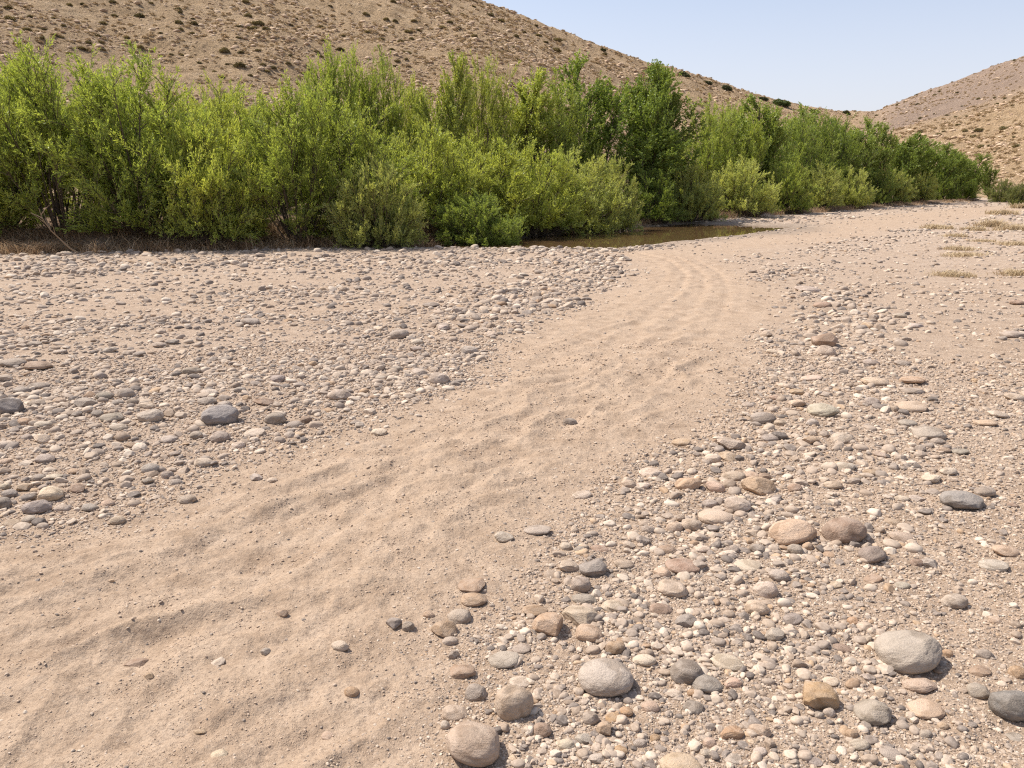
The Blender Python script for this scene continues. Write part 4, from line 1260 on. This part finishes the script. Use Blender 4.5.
BACK = [
 ('C', 15, 28.5, 70, 130, 'm', 'willow_tree', 'tall feathery willow seen behind the two leftmost shrubs'),
 ('A', 105, 28.5, 74, 130, 'm', 'willow_tree', 'feathery willow filling the gap behind the fan-stemmed shrub'),
 ('C', 186, 30.0, 88, 110, 'y', 'willow_tree', 'pale feathery willow behind the low spreading shrub'),
 ('B', 258, 31.0, 92, 110, 'y', 'willow_tree', 'pale willow behind the thin-stemmed shrub'),
 ('A', 340, 32.0, 50, 84, 'm', 'willow_tree', 'tall feathery tree with an open crown, left of a matching pair'),
 ('B', 382, 33.0, 56, 70, 'm', 'willow_tree', 'feathery tree right beside the tall open-crowned one'),
 ('A', 412, 34.0, 78, 60, 'y', 'willow_tree', 'shorter yellow-green tree between two taller feathery trees'),
 ('V', 448, 32.5, 57, 64, 'y', 'tree', 'slim airy tree with a visible trunk above the rounded willows'),
 ('C', 487, 33.5, 62, 66, 'y', 'willow_tree', 'airy yellow-green tree right of the slim one'),
 ('U', 518, 35.0, 74, 70, 'y', 'tree', 'airy pale tree with forked dark limbs left of the dark poplars'),
 ('B', 552, 35.0, 78, 76, 'm', 'willow_tree', 'spreading light green tree behind the pool willows'),
 ('T', 590, 36.0, 58, 92, 'k', 'tree', 'dark green poplar with a leaning dark trunk'),
 ('V', 628, 37.0, 62, 78, 'k', 'tree', 'narrow dark poplar between two broad dark ones'),
 ('U', 657, 37.5, 60, 88, 'k', 'tree', 'tallest dark poplar, its top against the sky line of the hill'),
 ('T', 640, 36.0, 118, 80, 'k', 'tree', 'low dark broad-leaved tree in the shaded gap above the pool'),
 ('S', 648, 34.5, 168, 70, 'k', 'shrub', 'dark shaded shrub at the back of the pool gap'),
 ('B', 702, 43.5, 101, 66, 'm', 'willow_tree', 'light feathery willow right of the dark poplars'),
 ('A', 732, 46.0, 106, 60, 'm', 'willow_tree', 'second light feathery willow right of the dark poplars'),
 ('U', 768, 47.0, 97, 62, 'g', 'tree', 'tall mid green tree with a rounded top past the pool'),
 ('B', 800, 52.0, 114, 62, 'g', 'willow_tree', 'loose green willow past the tall round-topped tree'),
 ('C', 828, 57.0, 118, 56, 'k', 'willow_tree', 'green willow in the middle of the far row'),
 ('T', 852, 61.0, 119, 52, 'g', 'tree', 'round-topped green tree standing a little above the far row'),
 ('V', 876, 63.0, 126, 48, 'g', 'tree', 'green tree just right of the round-topped far one'),
 ('U', 897, 67.0, 133, 46, 'k', 'tree', 'dark green tree in the far row with a domed crown'),
 ('T', 916, 70.0, 139, 42, 'k', 'tree', 'lower dark tree before the far bend'),
 ('V', 934, 74.0, 143, 40, 'k', 'tree', 'dark tree third from the far end'),
 ('U', 953, 78.0, 149, 38, 'k', 'tree', 'dark tree second from the far end'),
 ('T', 972, 82.0, 154, 36, 'k', 'tree', 'dark tree with a domed top second to last before the hill'),
 ('V', 989, 88.0, 164, 24, 'k', 'tree', 'last small dark tree of the row under the right hill'),
 ('T', 788, 58.0, 106, 52, 'g', 'tree', 'tree crown showing behind the loose green willow'),
 ('U', 840, 68.0, 117, 44, 'g', 'tree', 'tree crown showing behind the middle of the far row'),
 ('V', 750, 54.0, 108, 50, 'm', 'tree', 'tree behind the gap between the second feathery willow and the tall round-topped tree'),
 ('U', 720, 52.0, 116, 54, 'g', 'tree', 'darker tree behind the two light feathery willows'),
 ('T', 812, 62.0, 116, 44, 'k', 'tree', 'dark crown wedged between the green willows of the far row'),
 ('T', 905, 80.0, 138, 40, 'g', 'tree', 'tree crown rising behind the dark domed one in the far row'),
]
for key, px, dist, top, wpx, ck, nm, lab in BACK:
    plant(key, px, dist, top, wpx, ck, nm, {'tree': 'tree', 'shrub': 'shrub'}.get(nm, 'willow tree'), lab, GB)
for key, px, dist, top, wpx, ck, lab in (
 ('R', 1003, 74.0, 179, 24, 'v', 'olive shrub on the far right bank beside the end of the tree row'),
 ('Q', 1024, 62.0, 182, 26, 'v', 'olive shrub on the right bank cut by the right edge'),
 ('S', 1062, 55.0, 176, 40, 'v', 'olive shrub on the right bank just past the right edge')):
    plant(key, px, dist, top, wpx, ck, 'bank_shrub', 'shrub', lab, 'olive shrubs on the right bank')


print('plants', time.time() - _t0)
# ------------------------------------------------------------------ hillside scrub
def scrub_mesh(seed, n=700, mat=M_SCRUB, leaf=0.14):
    rng = np.random.default_rng(seed)
    d = unit(rng.normal(size=(n, 3)))
    d[:, 2] = np.abs(d[:, 2])
    lump = 0.75 + 0.35 * n3(d, 2.2, seed)
    p = d * (lump * (0.5 + 0.5 * rng.random(n) ** 0.4))[:, None] * np.array([1, 1, 0.85])
    V, Fc, tint = leaves_from(p, p + d * 0.25, 2, leaf * 1.4, leaf, rng, 0, None, 0.9)
    return mesh_np('scrub', V, Fc, mat, False, {'tint': tint})


SCR = [scrub_mesh(300 + i) for i in range(5)]
hr = np.random.default_rng(21)


def hill_point(px, py):
    d = ray(px, py)
    h = math.hypot(d[0], d[1])
    r_ = np.arange(40, 470, 0.75)
    x, y = d[0] / h * r_, d[1] / h * r_
    hit = np.nonzero(height(x, y, False) >= HC + d[2] / h * r_)[0]
    if len(hit):
        i = hit[0]
        return float(x[i]), float(y[i]), float(r_[i])
    return None


def hill_shrub(px, py, wpx, colr, label, group, drop=0.0):
    hp = hill_point(px, py)
    if hp is None:
        return
    x, y, r_ = hp
    a = wpx * 0.5 * r_ / F
    o = link('hillside_shrub', SCR[int(hr.integers(5))], None, label, 'shrub', group)
    z = float(height(x, y))
    o.location = (x, y, z - 0.1 * a)
    s = a / 1.05
    o.scale = (s, s * hr.uniform(0.85, 1.1), s * hr.uniform(0.55, 0.9))
    o.rotation_euler = (0, 0, hr.uniform(0, 6.28))
    o.color = (*colr, 1)


OLV = (0.075, 0.08, 0.038)
for px, py, wp_, lab in ((603, 51, 7, 'small dark shrub on the skyline above the dark poplars'), (683, 77, 13, 'dark rounded shrub on the skyline, highest of the five right of the poplars'), (707, 84, 10, 'second dark skyline shrub right of the poplars'), (726, 90, 12, 'third dark skyline shrub right of the poplars, flat topped'), (762, 100, 12, 'dark skyline shrub just left of the pale bushy one'), (780, 105, 20, 'larger pale green bushy shrub on the skyline behind the tree tops'), (813, 112, 12, 'low dark shrub on the skyline left of the saddle'), (846, 114, 9, 'small shrub on the skyline right at the saddle')):
    hill_shrub(px, py, wp_, (0.09, 0.12, 0.045) if wp_ > 15 else OLV, lab, 'dark shrubs along the skyline')
HS = []
while len(HS) < 110:
    px, py = hr.uniform(0, 690), hr.uniform(0, 105)
    ridge = np.interp(px, [480, 580, 623, 685, 764], [0, 40, 57, 75, 99])
    low = np.interp(px, [0, 140, 230, 300, 345, 400, 450, 520, 590, 690], [55, 55, 85, 85, 50, 70, 58, 66, 60, 78])
    if py < ridge + 3 or py > low or any(math.hypot(px - q[0], (py - q[1]) * 2) < 9 for q in HS):
        continue
    HS.append((px, py))
TREES_BELOW = [(15, 'the leftmost willows'), (62, 'the fan-stemmed willow'), (142, 'the tall dense green willow'), (212, 'the low spreading willow'), (290, 'the thin-stemmed willow'), (345, 'the tall open-crowned tree'), (400, 'the shorter yellow-green tree'), (448, 'the slim airy tree'), (495, 'the airy yellow-green tree'), (552, 'the spreading light green tree'), (590, 'the leaning-trunk poplar'), (640, 'the tallest dark poplar')]
NTH = ['lowest', 'second lowest', 'third lowest', 'fourth lowest', 'fifth lowest', 'sixth lowest', 'seventh lowest', 'eighth lowest', 'ninth lowest', 'tenth lowest', 'eleventh lowest', 'twelfth lowest', 'thirteenth lowest', 'fourteenth lowest', 'fifteenth lowest', 'sixteenth lowest', 'seventeenth lowest', 'eighteenth lowest', 'nineteenth lowest', 'twentieth lowest', 'twenty-first lowest', 'twenty-second lowest']
byt = {}
for q in HS:
    byt.setdefault(min(TREES_BELOW, key=lambda t_: abs(t_[0] - q[0]))[1], []).append(q)
for tn, qs in byt.items():
    for i, q in enumerate(sorted(qs, key=lambda q: -q[1])):
        hill_shrub(q[0], q[1], hr.uniform(4, 8) * (1 if hr.random() < 0.85 else 1.5), tuple(np.array([0.24, 0.19, 0.10]) * hr.uniform(0.6, 1.1)), '%s dry shrub on the hillside above %s' % (NTH[min(i, 21)], tn), 'dry shrubs dotted over the left hillside')
HS = []
while len(HS) < 48:
    px, py = hr.uniform(875, 1030), hr.uniform(60, 172)
    ridge = np.interp(px, [869, 902, 940, 977, 1024], [112, 97, 83, 68, 50])
    if py < ridge + 2 or py > np.interp(px, [870, 950, 1000, 1030], [122, 146, 172, 172]) or any(math.hypot(px - q[0], (py - q[1]) * 2) < 8 for q in HS):
        continue
    HS.append((px, py))
BANDS = ((0, 100, 'high on'), (100, 130, 'halfway up'), (130, 200, 'low on'))
ORDN = ['first', 'second', 'third', 'fourth', 'fifth', 'sixth', 'seventh', 'eighth', 'ninth', 'tenth', 'eleventh', 'twelfth', 'thirteenth', 'fourteenth', 'fifteenth', 'sixteenth', 'seventeenth', 'eighteenth', 'nineteenth', 'twentieth', 'twenty-first', 'twenty-second', 'twenty-third', 'twenty-fourth', 'twenty-fifth']
for lo_, hi_, bn in BANDS:
    for i, q in enumerate(sorted([q for q in HS if lo_ <= q[1] < hi_])):
        hill_shrub(q[0], q[1], hr.uniform(3, 8) * (0.6 + 0.5 * (q[1] > 125)), tuple(np.array([0.24, 0.20, 0.11]) * hr.uniform(0.7, 1.2)), '%s dry shrub from the left %s the right hillside' % (ORDN[min(i, 24)], bn), 'dry shrubs dotted over the right hillside')


print('shr', time.time() - _t0)
def hill_scatter(N, seed):
    rng = np.random.default_rng(seed)
    r = 48 * np.exp(rng.random(N) * math.log(470 / 48))
    az = R(-37) + rng.random(N) * R(74)
    x, y = r * np.sin(az), r * np.cos(az)
    t = hill_t(x, y)[0]
    k = (t > 0.02) & (t < 1.03)
    cl = 0.5 + 0.5 * fbm(x / 9, y / 9, 3, 85)
    k &= rng.random(N) < sstep(0.3, 0.65, cl) * 0.9 + 0.1
    # the lower slope right behind the trees is never in view from near the river bed: thin it
    return x[k], y[k], r[k], rng


hx, hy, hd, rr_ = hill_scatter(110000, 4)
hz = height(hx, hy)
hs = 0.0008 * hd * (1 - rr_.random(len(hx))) ** (-1 / 2.4)
hs = np.minimum(hs, 0.0042 * hd)
hs = hs * (1 - 0.55 * sstep(180, 330, hd))
n = len(hx)
HPEB = [stone_mesh('angular', 1200 + i, 2, M_HROCK, 'rubble_shape') for i in range(6)]
geo_scatter('hillside_rubble', np.stack([hx, hy, hz], 1), np.stack([rr_.normal(0, .2, n), rr_.normal(0, .2, n), rr_.uniform(0, 6.3, n)], 1), np.stack([hs, hs * 0.8, hs * 0.5], 1), rr_.integers(0, 6, n), HPEB, 'stuff', 'loose stones littering the dry hillsides', 'rubble')
M_TUFT = mat_straw('hill_tuft', [(0.0, (0.27, 0.19, 0.10)), (0.6, (0.47, 0.345, 0.20)), (1.0, (0.62, 0.48, 0.31))])
hx, hy, hd, rr_ = hill_scatter(40000, 9)
hz = height(hx, hy)
n = len(hx)
hs = hd * rr_.uniform(0.0009, 0.0028, n) * (1 - 0.45 * sstep(200, 330, hd))
TUFT = [scrub_mesh(400 + i, 60, M_TUFT, 0.35) for i in range(5)]
geo_scatter('hillside_scrub', np.stack([hx, hy, hz], 1), np.stack([np.zeros(n), np.zeros(n), rr_.uniform(0, 6.3, n)], 1), np.stack([hs, hs, hs * 0.7], 1), rr_.integers(0, 5, n), TUFT, 'stuff', 'tiny dry tufts covering the hillsides', 'scrub')


# ------------------------------------------------------------------ dry brush, litter and twigs at the foot of the bank
def strands(x, y, n_per, hgt, spread, wid, rng, bend=0.5):
    n = len(x)
    X = np.repeat(x, n_per) + rng.normal(size=n * n_per) * spread
    Y = np.repeat(y, n_per) + rng.normal(size=n * n_per) * spread
    Z = height(X, Y, False) - 0.02
    m = len(X)
    H = hgt * rng.uniform(0.35, 1.2, m) * np.repeat(rng.uniform(0.5, 1.2, n), n_per)
    ph = rng.uniform(0, 6.28, m)
    ln = rng.uniform(0.1, 1.0, m) * bend
    P0 = np.stack([X, Y, Z], 1)
    dr = np.stack([np.cos(ph) * ln, np.sin(ph) * ln, np.ones(m)], 1)
    P1 = P0 + dr * (H * 0.55)[:, None]
    P2 = P1 + (dr * np.array([2.0, 2.0, 0.6])) * (H * 0.5)[:, None]
    sd = unit(np.stack([-np.sin(ph + rng.normal(size=m)), np.cos(ph), np.zeros(m)], 1)) * (wid * rng.uniform(0.6, 1.4, m))[:, None]
    V = np.stack([P0 - sd, P0 + sd, P1 + sd * 0.7, P1 - sd * 0.7, P2 + sd * 0.25, P2 - sd * 0.25], 1).reshape(-1, 3)
    b0 = np.arange(m)[:, None] * 6
    Fc = np.concatenate([b0 + np.array([0, 1, 2, 3]), b0 + np.array([3, 2, 4, 5])], 0)
    tint = np.tile(np.repeat(rng.random(n), n_per) * 0.5 + rng.random(m) * 0.5, 2)
    return V, Fc, tint


drng = np.random.default_rng(31)
bx_, by_ = [], []
for _ in range(3400):
    px = drng.uniform(-220, 980)
    w_ = 1.0 if px < 430 else 0.45
    if drng.random() > w_:
        continue
    i = np.searchsorted([p[0] for p in BANK_PX], px) - 1
    a0, a1 = BANK_PX[i], BANK_PX[i + 1]
    yy = np.interp(px, (a0[0], a1[0]), (a0[1], a1[1]))
    g = ground(px, yy)
    dd = drng.uniform(-0.9, 2.4) if px < 430 else drng.uniform(0.0, 2.0)
    s_ = 1 + dd / math.hypot(g[0], g[1])
    bx_.append(g[0] * s_)
    by_.append(g[1] * s_)
bx_, by_ = np.array(bx_), np.array(by_)
keep_ = drng.random(len(bx_)) < 0.4 + 0.6 * sstep(-0.15, 0.35, fbm(bx_ / 0.9, by_ / 0.9, 3, 121))
V, Fc, tint = strands(bx_[keep_], by_[keep_], 26, 0.34, 0.15, 0.008, drng, 1.5)
link('dry_undergrowth', mesh_np('dry_undergrowth', V, Fc, M_DRY, False, {'tint': tint}), None, 'dead brown grass and brush along the foot of the bank', 'undergrowth', None, 'stuff')

# dead branches lying on the dry bank
for px, py, ln, ang, lab in ((52, 232, 1.9, 0.5, 'bare dead branch leaning at the foot of the fan-stemmed willow'), (12, 236, 1.6, 1.1, 'grey dead branch on the bank near the left edge'), (128, 222, 2.3, 0.25, 'long pale dead branch lying across the bank below the dense willow'), (78, 246, 1.3, 2.2, 'short pale dead branch sticking out onto the gravel'), (250, 234, 1.5, 0.9, 'dead branch lying on the bank left of the thin-stemmed willow'), (372, 226, 1.8, 0.35, 'bare pale branch under the leaning shrub')):
    g = ground(px, py + 8)
    z = float(height(g[0], g[1]))
    polys, rads = [], []
    P = curve((0, 0, 0), (math.cos(ang) * 0.9, -0.35, 0.35), ln, 7, drng, -0.25, 0.16)
    polys.append(P)
    rads.append(np.linspace(0.022, 0.006, 8))
    for q in range(7):
        p, T = lerp_poly(P, drng.uniform(0.25, 0.95))
        polys.append(curve(p, side_dir(T, R(40), drng.uniform(0, 6.28), 0.2), ln * drng.uniform(0.15, 0.4), 4, drng, 0.1, 0.15))
        rads.append(np.linspace(0.010, 0.003, 5))
    v, f = tubes(polys, rads, 5)
    o = link('dead_branch', mesh_np('dead_branch', v, f, M_DEADWOOD, True), None, lab, 'dead branch', 'dead branches on the dry bank')
    o.location = (g[0], g[1], z + 0.03)

# golden grass tufts on the right side of the bed
for px, py, wp_, hp_, lab in ((706, 0, 0, 0, ''), (953, 272, 29, 8, 'golden grass patch nearest the camera on the right gravel'), (963, 253, 36, 6, 'flat straw coloured tuft above the nearest golden patch'), (959, 247, 24, 6, 'narrow straw tuft on the edge of the whitish gravel'), (957, 235, 16, 5, 'small golden tuft at the upper rim of the whitish gravel'), (937, 226, 22, 6, 'golden tuft furthest toward the track on the right gravel'), (995, 223, 30, 10, 'tall golden tuft on the right bank, left of a matching one'), (1014, 227, 26, 8, 'golden tuft close to the right edge of the view'), (975, 228, 20, 6, 'low golden tuft between the two taller ones'), (1013, 243, 22, 6, 'low dull tuft below the right edge tufts'), (1018, 271, 26, 8, 'faded straw patch at the right edge of the gravel'), (1003, 212, 22, 6, 'thin golden tuft in front of the right bank shrubs'), (1022, 206, 20, 6, 'golden grass fringe under the rightmost bank shrub'), (985, 240, 14, 4, 'tiny golden tuft in the whitish gravel')):
    if not lab:
        continue
    g = ground(px, py + hp_ * 0.4)
    dep = project(g[0], g[1], 0)[2]
    W = wp_ * 0.5 * dep / F
    m_ = 60
    ox = drng.normal(size=m_) * W * 0.5
    oy = drng.normal(size=m_) * W * 0.45
    V, Fc, tint = strands(g[0] + ox, g[1] + oy, 14, hp_ * 0.85 * dep / F, 0.10, 0.007 * dep / 15, drng, 0.9)
    z = float(height(g[0], g[1], False))
    V = V - np.array([g[0], g[1], z])
    o = link('grass_tuft', mesh_np('grass_tuft', V, Fc, M_GOLD, False, {'tint': tint}), None, lab, 'grass tuft', 'golden grass tufts on the right gravel')
    o.location = (g[0], g[1], z)

print('all', time.time() - _t0)
